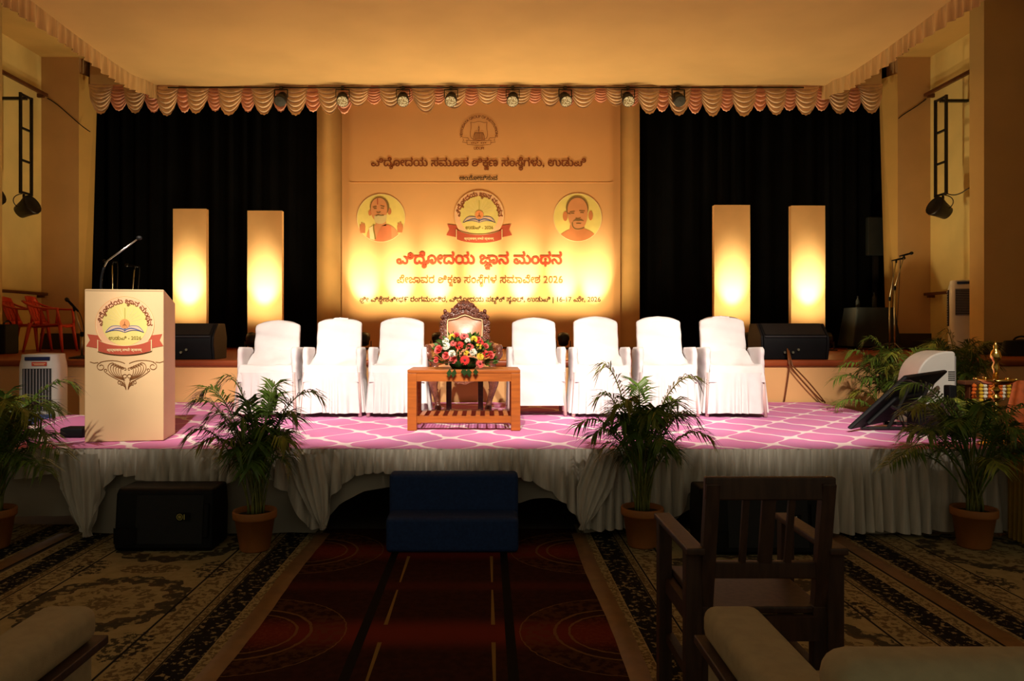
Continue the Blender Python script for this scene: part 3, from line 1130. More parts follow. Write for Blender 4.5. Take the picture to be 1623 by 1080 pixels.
# ---- carpets on the hall floor
hc = thing('aisle_carpet', 'dark red aisle carpet with gold lines and half medallions leading to the blue step', 'carpet', (0, 0, 0))
MB().box((-0.2425, 3.15, 0.0035), (1.715, 4.16, 0.007)).build('runner', 'carpet_red', hc)
for x in (-1.10, 0.615):
    def tp(u, v, x=x):
        y = 1.1 + 4.0 * v
        return (x - 0.045 + 0.09 * u + 0.006 * math.sin(y * 4), y, 0.010 + 0.006 * math.sin(PI * u) + 0.002 * math.sin(y * 23))
    MB().grid(tp, 4, 60).build('edge_tape', 'tape', hc, smooth=True)
for i, (xc, lab, per, of) in enumerate(((-1.93, 'beige floral carpet with dark medallions beside the aisle, on the podium side', 1.06, -0.15),
                                       (1.44, 'beige floral carpet with dark medallions under the wooden armchair', 1.06, -0.60),
                                       (-3.64, 'beige floral carpet by the wall, beyond the tape on the podium side', 1.06, 0.2),
                                       (3.13, 'beige floral carpet under the potted palm, beyond the tape by the brass lamp', 1.06, 0.05))):
    o = thing('floral_carpet', lab, 'carpet', (xc, 3.15, 0))
    MB().box((0, 0, 0.003), (1.63, 4.4, 0.006)).build('carpet_field', carpet_floral('floral_carpet_%d' % i, per, of), o)
    if i > 1:
        xt = 0.815 if xc < 0 else -0.815

        def tp(u, v, xt=xt):
            y = -2.1 + 4.05 * v
            return (xt - 0.05 + 0.10 * u, y, 0.009 + 0.004 * math.sin(PI * u))
        MB().grid(tp, 4, 50).build('edge_tape', 'tape', o, smooth=True)
# ================================================================ backdrop, banner and light panels
BD = 13.02


def bx(px):
    return X_(px, BD)


def bz(py):
    return Z_(py, BD)


bk = thing('backdrop_drape', 'tan cloth drape hung behind the printed banner', 'drape', (0, 13.14, STAGE))


def back(u, v):
    x = X_(503, 13.14) + (X_(1013, 13.14) - X_(503, 13.14)) * u
    edge = min(u, 1 - u)
    y = -0.02 - 0.05 * math.exp(-((edge - 0.028) / 0.022) ** 2) + 0.012 * math.sin(x * 16)
    return (x, y, 0.01 + 4.45 * v)


MB().grid(back, 140, 3).build('cloth', 'backing', bk, smooth=True)
MB().tube([(X_(503, 13.14), 0.03, 4.46), (X_(1013, 13.14), 0.03, 4.46)], 0.025, 8).build('top_pole', 'black_metal', bk)

bn = thing('printed_banner', 'large orange printed seminar banner with Kannada lettering and two round portraits', 'banner', (0, BD, 0))
# local x = world x, local z = world z; sheet front at y = 0
bl, br = bx(541), bx(984)


def sheet(u, v):
    x = bl + (br - bl) * u
    edge = min(u, 1 - u)
    return (x, 0.002 + 0.05 * math.exp(-(edge / 0.02) ** 2), STAGE + 0.02 + 4.40 * v)


MB().grid(sheet, 90, 2).build('banner_sheet', 'banner', bn, smooth=True)
MB().box(((bl + br) / 2, 0.0, bz(289.5)), (br - bl - 0.25, 0.004, 0.006)).build('banner_seam', 'banner', bn)
text_fit(LINE1, 'ink_brown', bn, 4, bx(588), bx(929), bz(263.5), 0.030)
text_fit(LINE2, 'ink_dark', bn, 4, bx(728), bx(788.5), bz(285.5), 0.022)
text_fit(LINE3, 'ink_red', bn, 4, bx(628), bx(891), bz(419), 0.038)
text_fit(LINE4, 'ink_rust', bn, 4, bx(629), bx(892), bz(449), 0.014)
text_fit(LINE5, 'ink_dark', bn, 4, bx(570), bx(952), bz(478.5), 0.020)
seminar_emblem(bn, bx(759.5), bz(341.5), 39.5 * BD / F, 3)
# school crest
cxx, czz, cr = bx(759), bz(213), 31 * BD / F
arc_text([[c] for c in 'VIDYODAYA GROUP OF INSTITUTIONS'], 'ink_brown', bn, 4, cxx, czz, cr * 0.84, 190, -10, cr * 0.19, 0.02)
sh = [(-0.42, 0.62)] + b2((-0.42, 0.62), (-0.2, 0.56), (-0.15, 0.66), (0, 0.66), n=6) + b2((0, 0.66), (0.15, 0.66), (0.2, 0.56), (0.42, 0.62), n=6)
shr = b2((0.42, 0.62), (0.34, 0.3), (0.52, 0.0), (0.40, -0.18), n=8) + b2((0.40, -0.18), (0.3, -0.3), (0.15, -0.28), (0, -0.32), n=6)
strokes('crest_shield', [sh, shr, [(-a, b) for a, b in shr], b2((-0.28, -0.30), (-0.30, 0.18), (-0.1, 0.1), (0, 0.06), n=8),
                         b2((0.28, -0.30), (0.30, 0.18), (0.1, 0.1), (0, 0.06), n=8), [(0, -0.30), (0, 0.22)],
                         b2((0, 0.20), (-0.07, 0.28), (0, 0.36), (0, 0.42), n=6), b2((0, 0.20), (0.07, 0.28), (0, 0.36), (0, 0.42), n=6)] +
        [[(s * (0.05 + 0.055 * k), -0.28), (s * (0.05 + 0.055 * k), 0.10)] for s in (-1, 1) for k in range(4)],
        0.022, 'ink_brown', bn, 4, cxx, czz, cr)
rb = [(-0.62, -0.30), (-0.60, -0.52)] + b2((-0.60, -0.52), (-0.2, -0.56), (0.2, -0.56), (0.60, -0.52), n=8) + [(0.62, -0.30)] + \
    b2((0.62, -0.30), (0.2, -0.36), (-0.2, -0.36), (-0.62, -0.30), n=8)
strokes('crest_ribbon', [rb] + [[(s * 0.62, -0.44), (s * 0.84, -0.40), (s * 0.78, -0.30), (s * 0.84, -0.16), (s * 0.56, -0.18), (s * 0.50, -0.28)] for s in (-1, 1)],
        0.022, 'ink_brown', bn, 4, cxx, czz, cr)
strokes('crest_motto_marks', [[(-0.40 + 0.10 * k, -0.45 + 0.02 * (k % 2)), (-0.33 + 0.10 * k, -0.44 - 0.01 * (k % 3))] for k in range(8) if k != 4], 0.05, 'ink_brown', bn, 4, cxx, czz, cr)
text_fit(['UDUPI'], 'ink_brown', bn, 4, cxx - 0.26 * cr, cxx + 0.26 * cr, czz - 0.78 * cr, 0.03)


# two plain painted portraits in pale discs
def ell(cx, cz, rx, rz, n=28, a0=0, a1=360):
    return [(cx + rx * math.cos(math.radians(a0 + (a1 - a0) * i / n)), cz + rz * math.sin(math.radians(a0 + (a1 - a0) * i / n))) for i in range(n)]


def portrait(px, py, r, elder):
    cx, cz, s = bx(px), bz(py), r * BD / F
    poly('portrait_disc', circle2(1.0), 'ink_photo', bn, 3, cx, cz, s)
    strokes('portrait_rim', [arc2(0, 0, 1.0, 0, 360, 48)], 0.02, 'ink_cream', bn, 4, cx, cz, s)
    if elder:
        poly('shoulders', b2((-0.60, -0.78), (-0.55, -0.30), (-0.25, -0.28), (-0.15, -0.25), n=8) + b2((0.20, -0.24), (0.45, -0.28), (0.62, -0.40), (0.72, -0.68), n=8) +
             arc2(0, 0, 0.985, -44, -128, 14), 'ink_skin', bn, 5, cx, cz, s)
        poly('robe', [(0.05, -0.30), (0.22, -0.25), (0.42, -0.34), (0.44, -0.85), (0.1, -0.98), (-0.25, -0.95), (-0.12, -0.62)], 'ink_robe', bn, 6, cx, cz, s)
        poly('sash', [(-0.46, -0.86), (-0.50, -0.40), (-0.30, -0.30), (-0.27, -0.92)], 'ink_cream', bn, 6, cx, cz, s)
        strokes('bead_garland', [b2((-0.30, -0.26), (-0.34, -0.5), (-0.26, -0.6), (-0.24, -0.88), n=10)], 0.05, 'ink_olive', bn, 7, cx, cz, s)
        for sx, c in ((-1, (-0.78, -0.36)), (1, (0.80, -0.34))):
            hand = [(-0.12, -0.26), (-0.13, 0.0), (-0.10, 0.13), (-0.05, 0.16), (-0.03, 0.08), (0.0, 0.18), (0.04, 0.18), (0.05, 0.08), (0.10, 0.10), (0.12, -0.04), (0.08, -0.26)]
            poly('raised_hand', [(c[0] + a * sx, c[1] + b) for a, b in hand], 'ink_skin2', bn, 6, cx, cz, s)
        poly('ear', ell(-0.46, 0.22, 0.07, 0.12), 'ink_skin2', bn, 6, cx, cz, s)
        poly('ear', ell(0.35, 0.28, 0.08, 0.14), 'ink_skin2', bn, 6, cx, cz, s)
        poly('neck', [(-0.25, 0.0), (0.2, 0.0), (0.22, -0.32), (-0.22, -0.32)], 'ink_skin', bn, 6, cx, cz, s)
        poly('hair', ell(-0.06, 0.47, 0.40, 0.42), 'ink_hair', bn, 7, cx, cz, s)
        poly('face', b2((-0.42, 0.40), (-0.44, 0.98), (0.24, 1.0), (0.26, 0.42), n=14) + b2((0.25, 0.3), (0.25, 0.0), (0.1, -0.12), (-0.08, -0.12), n=10) +
             b2((-0.12, -0.12), (-0.34, -0.1), (-0.42, 0.1), (-0.42, 0.35), n=10), 'ink_skin', bn, 8, cx, cz, s)
        poly('beard', b2((-0.28, 0.10), (-0.30, -0.2), (-0.2, -0.24), (-0.02, -0.24), n=8) + b2((0.02, -0.24), (0.2, -0.22), (0.24, -0.1), (0.24, 0.14), n=8) +
             [(0.12, 0.12), (-0.02, 0.16), (-0.16, 0.12)], 'ink_beard', bn, 9, cx, cz, s)
        strokes('features', [[(-0.34, 0.45), (-0.18, 0.49)], [(-0.02, 0.52), (0.14, 0.48)], [(-0.30, 0.40), (-0.18, 0.40)], [(0.0, 0.42), (0.12, 0.40)],
                             b2((-0.18, 0.26), (-0.12, 0.2), (-0.06, 0.22), (-0.02, 0.27), n=6), [(-0.22, 0.09), (-0.12, 0.13), (0.0, 0.11), (0.12, 0.12)]], 0.04, 'ink_hair', bn, 10, cx, cz, s)
        strokes('brow_mark', [[(-0.14, 0.56), (-0.14, 0.82)]], 0.03, 'ink_ribbon', bn, 10, cx, cz, s)
    else:
        poly('shoulders', b2((-0.70, -0.70), (-0.5, -0.52), (-0.3, -0.5), (-0.25, -0.45), n=8) + b2((0.25, -0.45), (0.4, -0.5), (0.55, -0.55), (0.70, -0.70), n=8) +
             arc2(0, 0, 0.985, -45, -135, 14), 'ink_skin2', bn, 5, cx, cz, s)
        poly('neck', [(-0.30, -0.2), (0.26, -0.2), (0.30, -0.62), (-0.36, -0.62)], 'ink_skin2', bn, 6, cx, cz, s)
        poly('ear', ell(-0.52, 0.05, 0.10, 0.20), 'ink_skin2', bn, 6, cx, cz, s)
        poly('ear', ell(0.54, 0.08, 0.09, 0.20), 'ink_skin2', bn, 6, cx, cz, s)
        poly('hair', ell(-0.02, 0.40, 0.47, 0.50), 'ink_hair', bn, 7, cx, cz, s)
        poly('face', b2((-0.42, 0.30), (-0.44, 0.98), (0.36, 1.0), (0.41, 0.34), n=14) + b2((0.41, 0.2), (0.42, -0.2), (0.24, -0.54), (0.02, -0.54), n=12) +
             b2((-0.02, -0.54), (-0.24, -0.52), (-0.40, -0.2), (-0.42, 0.2), n=12), 'ink_skin', bn, 8, cx, cz, s)
        strokes('beard_outline', [b2((-0.22, -0.20), (-0.26, -0.5), (0.0, -0.55), (0.26, -0.42), n=10)], 0.05, 'ink_hair', bn, 9, cx, cz, s)
        poly('moustache', [(-0.22, -0.18), (-0.10, -0.06), (0.02, -0.08), (0.14, -0.06), (0.27, -0.16), (0.12, -0.14), (0.02, -0.15), (-0.10, -0.14)], 'ink_hair', bn, 10, cx, cz, s)
        strokes('features', [[(-0.34, 0.22), (-0.12, 0.26)], [(0.06, 0.28), (0.30, 0.27)], [(-0.28, 0.17), (-0.14, 0.17)], [(0.10, 0.20), (0.26, 0.20)],
                             b2((-0.08, -0.02), (-0.02, -0.06), (0.06, -0.06), (0.12, -0.0), n=6), [(-0.42, 0.17), (-0.30, 0.15)], [(-0.06, -0.25), (0.14, -0.25)]], 0.035, 'ink_hair', bn, 10, cx, cz, s)


portrait(604, 346, 38, True)
portrait(915.5, 345, 38, False)


# ---- LED cans on the stage floor that wash the banner and the panels
def floor_par(x, y, tgt, power, angle, label, group, up_fill=(112, 146)):
    t = thing('floor_par_light', label, 'stage lamp', (x, y, STAGE), 0.0, group)
    b = MB()
    for s in (-1, 1):
        b.bar((s * 0.115, 0, 0.14), (s * 0.115, 0, 0.02), 0.012, 0.03)
    b.bar((-0.12, 0, 0.012), (0.12, 0, 0.012), 0.22, 0.02)
    b.build('yoke_stand', 'black_metal', t)
    d = (Vector(tgt) - Vector((x, y, STAGE + 0.17))).normalized()
    mtx = Matrix.Translation((0, 0, 0.16)) @ d.to_track_quat('Z', 'Y').to_matrix().to_4x4()
    MB().lathe(can_profile(0.17, 0.10), 18, (0, 0, -0.09), mtx).build('lamp_body', 'black_metal', t, smooth=True)
    MB().lathe([(0.002, 0), (0.086, 0), (0.086, 0.004), (0.002, 0.006)], 18, (0, 0, 0.074), mtx).build('lens', 'lit_lens', t)
    src = Vector((x, y, STAGE + 0.16)) + d * 0.12
    spot(src, tgt, power, angle, 1.0, (1.0, 0.87, 0.55), 0.04)
    spot(src, (x, y + 0.06, 5.3), up_fill[0], up_fill[1], 1.0, (1.0, 0.77, 0.40), 0.05)  # extra spot aimed straight up, added to brighten ceiling cloth and walls
    return t


for px in (577, 634, 694, 765, 829, 893, 943):
    x = X_(px, 12.36)
    floor_par(x, 12.36, (bx(px), BD, 2.24), 470, 35, 'black LED par can on the stage floor washing the banner behind the chairs', 'par cans below the banner')

PANELS = ((274, 327, 331, 'cream light panel behind the podium, farthest from the banner'),
          (392, 447, 334, 'cream light panel behind the covered chair nearest the podium'),
          (1132, 1189, 325, 'cream light panel behind the long skirted covered chair'),
          (1254, 1308, 326, 'cream light panel above the stage wedge speaker with hanging cables'))
for a, b, top, lab in PANELS:
    d = 12.30
    x0, x1, zt = X_(a, d), X_(b, d), Z_(top, d)
    t = thing('light_panel', lab, 'light panel', ((x0 + x1) / 2, d, STAGE))
    wdt, h = x1 - x0, zt - STAGE
    MB().grid(lambda u, v: ((u - 0.5) * wdt, 0.004 * math.sin(u * 5 + v * 9), 0.02 + (h - 0.02) * v), 10, 20).build('cloth_face', 'panel_cloth', t, smooth=True)
    MB().box((0, 0.06, h / 2), (wdt - 0.004, 0.10, h - 0.004)).build('frame_box', 'panel_cloth', t)
    MB().box((0, 0.06, 0.012), (wdt + 0.10, 0.30, 0.02)).build('foot', 'black_metal', t)
    floor_par((x0 + x1) / 2, 11.64, ((x0 + x1) / 2, d, 2.12), 380, 36, 'black LED par can on the stage floor washing a cream panel', 'par cans below the cream panels', (115, 168))


# ---- wedge monitors on the stage edge
def wedge(x, y, wdt, rz, label):
    t = thing('wedge_monitor', label, 'speaker', (x, y, STAGE), rz)
    side = [(-0.02, 0.0), (-0.06, 0.16), (-0.05, 0.26), (0.10, 0.40), (0.33, 0.40), (0.40, 0.24), (0.38, 0.0)]
    R = Matrix.Rotation(PI / 2, 4, 'Z')
    b = MB()
    b.prism(side, -wdt / 2 + 0.03, wdt / 2 - 0.03, Matrix(((0, 1, 0, 0), (1, 0, 0, 0), (0, 0, 1, 0), (0, 0, 0, 1))))
    b.build('cabinet', 'black', t, bevel=0.012)
    for s in (-1, 1):
        e = MB()
        e.prism([(a * 0.97, c) for a, c in side], -0.015, 0.015, Matrix.Translation((s * (wdt / 2 - 0.015), 0, 0)) @ Matrix(((0, 1, 0, 0), (1, 0, 0, 0), (0, 0, 1, 0), (0, 0, 0, 1))))
        e.build('end_cap', 'black', t, bevel=0.01)
    MB().add([(-wdt / 2 + 0.05, -0.052, 0.275), (wdt / 2 - 0.05, -0.052, 0.275), (wdt / 2 - 0.05, 0.088, 0.402), (-wdt / 2 + 0.05, 0.088, 0.402)], [(0, 1, 2, 3)]).build('grille', 'black_grille', t)
    MB().box((0, -0.058, 0.255), (wdt - 0.08, 0.016, 0.022)).build('edge_strip', 'cooler_dark', t, bevel=0.005)
    p = MB()
    for k in (-0.12, -0.03, 0.03):
        p.lathe([(0.002, 0), (0.014, 0), (0.014, 0.02), (0.002, 0.02)], 10, (0, 0, 0), Matrix.Translation((k, -0.045, 0.08 + 0.03 * (k > 0))) @ Matrix.Rotation(PI / 2, 4, 'X'))
    p.build('sockets', 'steel', t)
    return t


wedge(X_(296, 8.45), 8.42, 0.66, 0.0, 'black wedge monitor speaker on the stage edge beside the podium')
wedge(X_(1256, 8.45), 8.42, 0.76, 0.0, 'black wedge monitor speaker on the stage edge with cables hanging down')
cb = thing('hanging_cables', 'brown speaker cables hanging from the wedge monitor down the orange wall', 'cable', (0, 0, 0))
yw = DB - 0.015
for pts in ([(1248, 553, 8.32), (1252, 575, 8.20), (1249, 600, 8.21), (1243, 637, 8.21)],
            [(1248, 553, 8.32), (1250, 577, 8.20), (1276, 612, 8.21), (1304, 637, 8.20)],
            [(1250, 556, 8.32), (1256, 580, 8.20), (1285, 608, 8.21), (1308, 639, 8.18)]):
    c = [P(*p) for p in pts]
    MB().tube([c[0]] + bez(c[1], c[1] * 0.6 + c[2] * 0.4, c[2], c[3], 12), 0.008, 6).build('cable', 'cable_brown', cb, smooth=True)


# ---- red plastic armchairs on the stage
def red_chair(x, y, rz, label):
    t = thing('plastic_armchair', label, 'chair', (x, y, STAGE), rz)
    m = 'red_plastic'
    # faces local -y
    def seat(u, v):
        a = 2 * u - 1
        return (a * 0.23, -0.23 + 0.44 * v, 0.42 - 0.02 * (1 - a * a) - 0.03 * v + (0.0 if v > 0.1 else -0.03))
    s = MB().grid(seat, 10, 8).build('seat', m, t, smooth=True)
    s.modifiers.new('thick', 'SOLIDIFY').thickness = 0.02
    def bk_(u, v):
        a = 2 * u - 1
        wd = 0.225 * (1 - 0.25 * v * v) if v > 0.7 else 0.225
        return (a * wd, 0.19 + 0.15 * v - 0.05 * a * a, 0.40 + 0.42 * v - 0.02 * a * a * v)
    b = MB()
    for i in range(5):
        u0, u1 = i / 5 + 0.02, (i + 1) / 5 - 0.02
        b.grid(lambda u, v: bk_(u0 + (u1 - u0) * u, 0.12 + 0.70 * v), 3, 8)
    b.grid(lambda u, v: bk_(u, 0.82 + 0.18 * v), 14, 3)
    b.grid(lambda u, v: bk_(u, 0.12 * v), 14, 2)
    bo = b.build('backrest', m, t, smooth=True)
    bo.modifiers.new('thick', 'SOLIDIFY').thickness = 0.016
    for sx in (-1, 1):
        arm = bez((sx * 0.20, 0.30, 0.74), (sx * 0.27, 0.18, 0.66), (sx * 0.29, 0.05, 0.62), (sx * 0.28, -0.20, 0.63), 10)
        MB().tube(arm, [0.03] * 11, 8, flat=0.5).build('arm', m, t, smooth=True)
        MB().tube([(sx * 0.28, -0.19, 0.63), (sx * 0.265, -0.21, 0.50), (sx * 0.25, -0.22, 0.40)], [0.028, 0.025, 0.03], 8, flat=0.6).build('arm_post', m, t, smooth=True)
        MB().tube([(sx * 0.285, 0.02, 0.62), (sx * 0.255, 0.03, 0.40)], 0.018, 6).build('arm_post', m, t, smooth=True)
        for (ya, yb) in ((-0.21, -0.26), (0.19, 0.27)):
            MB().tube([(sx * 0.23, ya, 0.42), (sx * 0.25, (ya + yb) / 2, 0.2), (sx * 0.27, yb, 0.0)], [0.04, 0.032, 0.022], 8, flat=0.7).build('leg', m, t, smooth=True)
    return t


red_chair(X_(78, 11.1), 11.15, math.radians(98), 'red plastic armchair on the stage beside the tilted microphone')
red_chair(-6.95, 11.45, math.radians(100), 'red plastic armchair on the stage, nearer the wall and behind the other red chair')
lc = thing('black_case', 'small black case standing by the red plastic chair near the wall', 'case', (X_(12, 10.2), 10.2, STAGE))
MB().box((0, 0, 0.20), (0.13, 0.30, 0.40)).build('case_body', 'black', lc, bevel=0.02)
MB().tube(bez((0, -0.08, 0.40), (0, -0.06, 0.46), (0, 0.06, 0.46), (0, 0.08, 0.40), 8), 0.01, 6).build('handle', 'black', lc)


# ---- microphones
def mic_shape(t, a, d, name='microphone'):
    """handheld microphone with its head at a, body along d"""
    a, d = Vector(a), Vector(d).normalized()
    MB().tube([a, a + d * 0.05, a + d * 0.17], [0.014, 0.015, 0.010], 10).build('mic_body', 'black', t, smooth=True)
    q = d.to_track_quat('Z', 'Y').to_matrix().to_4x4()
    MB().lathe([(0.004, -0.045), (0.018, -0.038), (0.025, -0.015), (0.022, 0.0), (0.015, 0.004)], 12, (0, 0, 0), Matrix.Translation(a) @ q).build('mic_head', 'black_grille', t, smooth=True)


def mic_stand(x, y, label, h, tip, d, lean=(0, 0), base='round', group=None):
    t = thing('microphone_stand', label, 'mic stand', (x, y, STAGE), 0, group)
    if base == 'round':
        MB().lathe([(0.14, 0), (0.14, 0.015), (0.03, 0.035), (0.012, 0.04)], 24).build('base', 'black_metal', t, smooth=True)
    else:
        for k in range(3):
            a = 2 * PI * k / 3 + 0.4
            MB().tube([(0, 0, 0.12), (0.30 * math.cos(a), 0.30 * math.sin(a), 0.012)], 0.011, 6).build('tripod_leg', 'black_metal', t)
    tipv = Vector(tip)
    MB().tube([(0, 0, 0.02), (0, 0, h)], 0.012, 8).build('lower_pole', 'steel', t, smooth=True)
    MB().lathe([(0.012, 0), (0.02, 0.005), (0.02, 0.05), (0.012, 0.055)], 10, (0, 0, h - 0.03)).build('collar', 'black', t)
    q = tipv + Vector(d).normalized() * 0.10
    MB().tube([(0, 0, h), q - Vector((0, 0, 0.03))], 0.008, 8).build('upper_pole', 'steel', t, smooth=True)
    MB().tube([q - Vector((0, 0, 0.05)), q + Vector((0, 0, 0.005))], [0.012, 0.018], 8).build('clip', 'black', t)
    mic_shape(t, tip, d)
    e = q + Vector(d).normalized() * 0.07
    MB().tube(bez(e, e + Vector((0.03, 0, -0.02)), (0.06, 0.0, h), (0.03, 0.02, 0.03), 14), 0.005, 5).build('mic_cable', 'cable', t, smooth=True)
    return t


d0 = 8.72
x0 = X_(130, d0)
mic_stand(x0, d0, 'low microphone stand on the stage edge between red chair and podium', 0.28,
          (X_(108, d0) - x0, 0, Z_(477, d0) - STAGE), (0.7, 0, -0.72))
d0 = 11.2
mic_stand(X_(178, d0), d0, 'upright microphone stand half hidden behind the podium, the straight one', 0.9, (-0.10, 0, Z_(414, d0) - STAGE), (1, 0, -0.08))
mic_stand(X_(199, d0), d0 + 0.2, 'upright microphone stand half hidden behind the podium, the slanting one', 0.8, (-0.06, 0.0, Z_(419, d0) - STAGE), (0.9, 0, -0.12))
d0 = 11.35
mic_stand(X_(1418, d0), d0, 'taller microphone stand on the stage by the pillar, mic pointing outwards', 0.95, (X_(1443, d0) - X_(1418, d0), 0, Z_(402, d0) - STAGE), (-1, 0, -0.25), base='tripod')
mic_stand(X_(1410, d0 + 0.3), d0 + 0.3, 'second microphone stand close behind the taller one by the pillar', 0.8, (0.20, 0, Z_(407, d0) - STAGE), (-1, 0, -0.2), base='tripod')

# ---- dim things in the wings
t = thing('draped_table', 'small table under a grey cloth in the dark wing by the mic stands', 'table', (X_(1382, 12.1), 12.2, STAGE))
MB().grid(lambda u, v: ((0.30 + 0.08 * v) * (1 if abs(math.cos(2 * PI * u)) > 0.7 else abs(math.cos(2 * PI * u)) * 1.4) * (1 if math.cos(2 * PI * u) > 0 else -1),
                        (0.22 + 0.05 * v) * clamp(math.sin(2 * PI * u) * 1.4, -1, 1) + 0.008 * math.sin(u * 90) * v, 0.66 - 0.60 * v), 72, 6, True).build('table_cloth', 'grey_cloth', t, smooth=True)
MB().box((0, 0, 0.665), (0.60, 0.44, 0.02)).build('table_top', 'grey_cloth', t)
for sx in (-1, 1):
    MB().box((sx * 0.26, 0, 0.32), (0.03, 0.3, 0.64)).build('leg', 'black_metal', t)
for px, h in ((1362, 0.12), (1388, 0.16)):
    o = thing('water_bottle', 'slim bottle standing on the grey draped table in the wing', 'bottle', (X_(px, 12.1), 12.15, STAGE + 0.676), 0, 'bottles on the grey table')
    MB().lathe([(0.028, 0), (0.03, 0.02), (0.03, h * 0.9), (0.012, h * 1.25), (0.012, h * 1.4)], 12).build('bottle_body', 'grey_cloth', o, smooth=True)
    MB().lathe([(0.015, 0), (0.015, 0.02)], 10, (0, 0, h * 1.4)).build('cap', 'black', o)
t = thing('side_screen', 'dim grey screen box fixed high behind the proscenium pillar', 'screen', (X_(1391, 13.0), 13.02, Z_(405, 13.0)))
MB().box((0, 0, 0.33), (0.36, 0.10, 0.66)).build('screen_box', 'grey_cloth', t, bevel=0.02)
MB().box((0, 0.05, -0.0), (0.08, 0.05, 0.9)).build('bracket', 'black_metal', t)
MB().box((0, 0.08, -1.0), (0.06, 0.05, 2.9)).build('post', 'black_metal', t)
o = thing('black_bag', 'low black bag lying on the stage in front of the orange column', 'bag', (X_(1606, 9.6), 9.45, STAGE))
MB().grid(lambda u, v: ((0.26 - 0.05 * v * v) * math.cos(2 * PI * u), (0.16 - 0.04 * v) * math.sin(2 * PI * u), 0.19 * v), 24, 5, True).build('bag_body', 'black', o, smooth=True)
MB().grid(lambda u, v: (0.21 * v * math.cos(2 * PI * u), 0.12 * v * math.sin(2 * PI * u), 0.19 + 0.02 * (1 - v)), 24, 2, True).build('bag_top', 'black', o, smooth=True)
MB().tube(bez((-0.1, 0, 0.2), (-0.06, 0, 0.26), (0.06, 0, 0.26), (0.1, 0, 0.2), 8), 0.012, 6).build('bag_handle', 'black', o)


# ---- air coolers
def cooler(loc, rz, label, h=1.12, wdt=0.37, dep=0.36, lat=False):
    t = thing('air_cooler', label, 'air cooler', loc, rz)

    def rr(u, v):
        a = 2 * PI * u
        c, s_ = math.cos(a), math.sin(a)
        k = (abs(c) ** 5 + abs(s_) ** 5) ** (-1 / 5)
        sh = 1 - 0.10 * sstep(0.88, 1.0, v) if v < 1 else 0.9
        return (wdt / 2 * c * k * sh, dep / 2 * s_ * k * sh, 0.05 + (h - 0.05) * v)
    MB().grid(rr, 40, 24, True).build('housing', 'plastic_white', t, smooth=True)
    MB().grid(lambda u, v: (lambda p: (p[0] * (1 - v), p[1] * (1 - v), h + 0.012 * v))(rr(u, 1)), 40, 3, True).build('top_lid', 'plastic_white', t, smooth=True)
    for sx in (-1, 1):
        for sy in (-1, 1):
            MB().lathe([(0.025, -0.014), (0.025, 0.014)], 12, (0, 0, 0), Matrix.Translation((sx * wdt * 0.36, sy * dep * 0.36, 0.025)) @ Matrix.Rotation(PI / 2, 4, 'Y')).build('caster', 'black', t)
    yf = -dep / 2
    MB().box((0, yf - 0.002, h * 0.70), (wdt * 0.68, 0.02, h * 0.36)).build('grille_recess', 'cooler_dark', t)
    if not lat:
        for i in range(9):
            MB().box((wdt * 0.68 * (i - 4) / 9.2, yf - 0.014, h * 0.70), (0.008, 0.014, h * 0.355)).build('louvre', 'cooler_louvre', t)
    else:
        for i in range(16):
            MB().box((0, yf - 0.014, h * 0.53 + h * 0.34 * i / 15), (wdt * 0.66, 0.016, 0.006)).build('louvre', 'cooler_louvre', t)
    MB().box((0, yf + 0.01, h * 0.965), (wdt * 0.60, 0.03, 0.035)).build('control_panel', 'blue_panel', t, bevel=0.005)
    if not lat:
        MB().box((0.02, yf - 0.003, h * 0.92), (wdt * 0.36, 0.006, 0.038)).build('red_sticker', 'red_label', t)
        MB().box((0.02, yf - 0.0065, h * 0.923), (wdt * 0.30, 0.002, 0.006)).build('sticker_line', 'ink_cream', t)
        MB().box((0.02, yf - 0.0065, h * 0.912), (wdt * 0.24, 0.002, 0.005)).build('sticker_line', 'ink_cream', t)
        MB().box((0.02, yf - 0.002, h * 0.44), (wdt * 0.66, 0.006, 0.10)).build('wave_label', 'blue_label', t)
    else:
        MB().box((-wdt / 2 - 0.004, 0, h * 0.62), (0.012, dep * 0.6, h * 0.5)).build('side_grille', 'cooler_dark', t)
        for i in range(14):
            MB().box((-wdt / 2 - 0.012, 0, h * 0.40 + h * 0.45 * i / 13), (0.008, dep * 0.58, 0.010)).build('side_louvre', 'cooler_louvre', t)
    return t


cooler((X_(60, 7.45), 7.55, 0.0), math.radians(12), 'white air cooler with vertical louvres and red sticker beside the platform', 1.135)
cooler((X_(1531, 10.75), 10.72, STAGE), math.radians(-28), 'grey white air cooler with side grille behind the orange column', 1.02, 0.46, 0.40, True)
# ================================================================ podium
pd = thing('podium', 'cream wrapped podium with round emblem and brown scroll ornament', 'podium', (X_(134, 5.32), 5.32, DECK + 0.006), math.radians(10))
PW, PDp, PH = 0.525, 0.36, 1.078
# local x from 0 to PW, y from 0 (front) to PDp
b = MB()
prof = [(0, 0), (PDp, 0), (PDp, PH - 0.085), (0.015, PH), (0, PH)]
n = len(prof)
vs = [(0, p[0], p[1]) for p in prof] + [(PW, p[0], p[1]) for p in prof]
b.add(vs, [tuple(range(n)), tuple(reversed(range(n, 2 * n)))] + [(i, (i + 1) % n, (i + 1) % n + n, i + n) for i in range(n)])
b.build('podium_body', 'podium', pd, bevel=0.006)
MB().box((PW / 2, -0.001, PH - 0.006), (PW - 0.01, 0.006, 0.010)).build('top_hem', 'podium', pd, bevel=0.002)
k = PW / 116.0
seminar_emblem(pd, 59 * k, PH - 54.5 * k, 43.0 * k, 2)
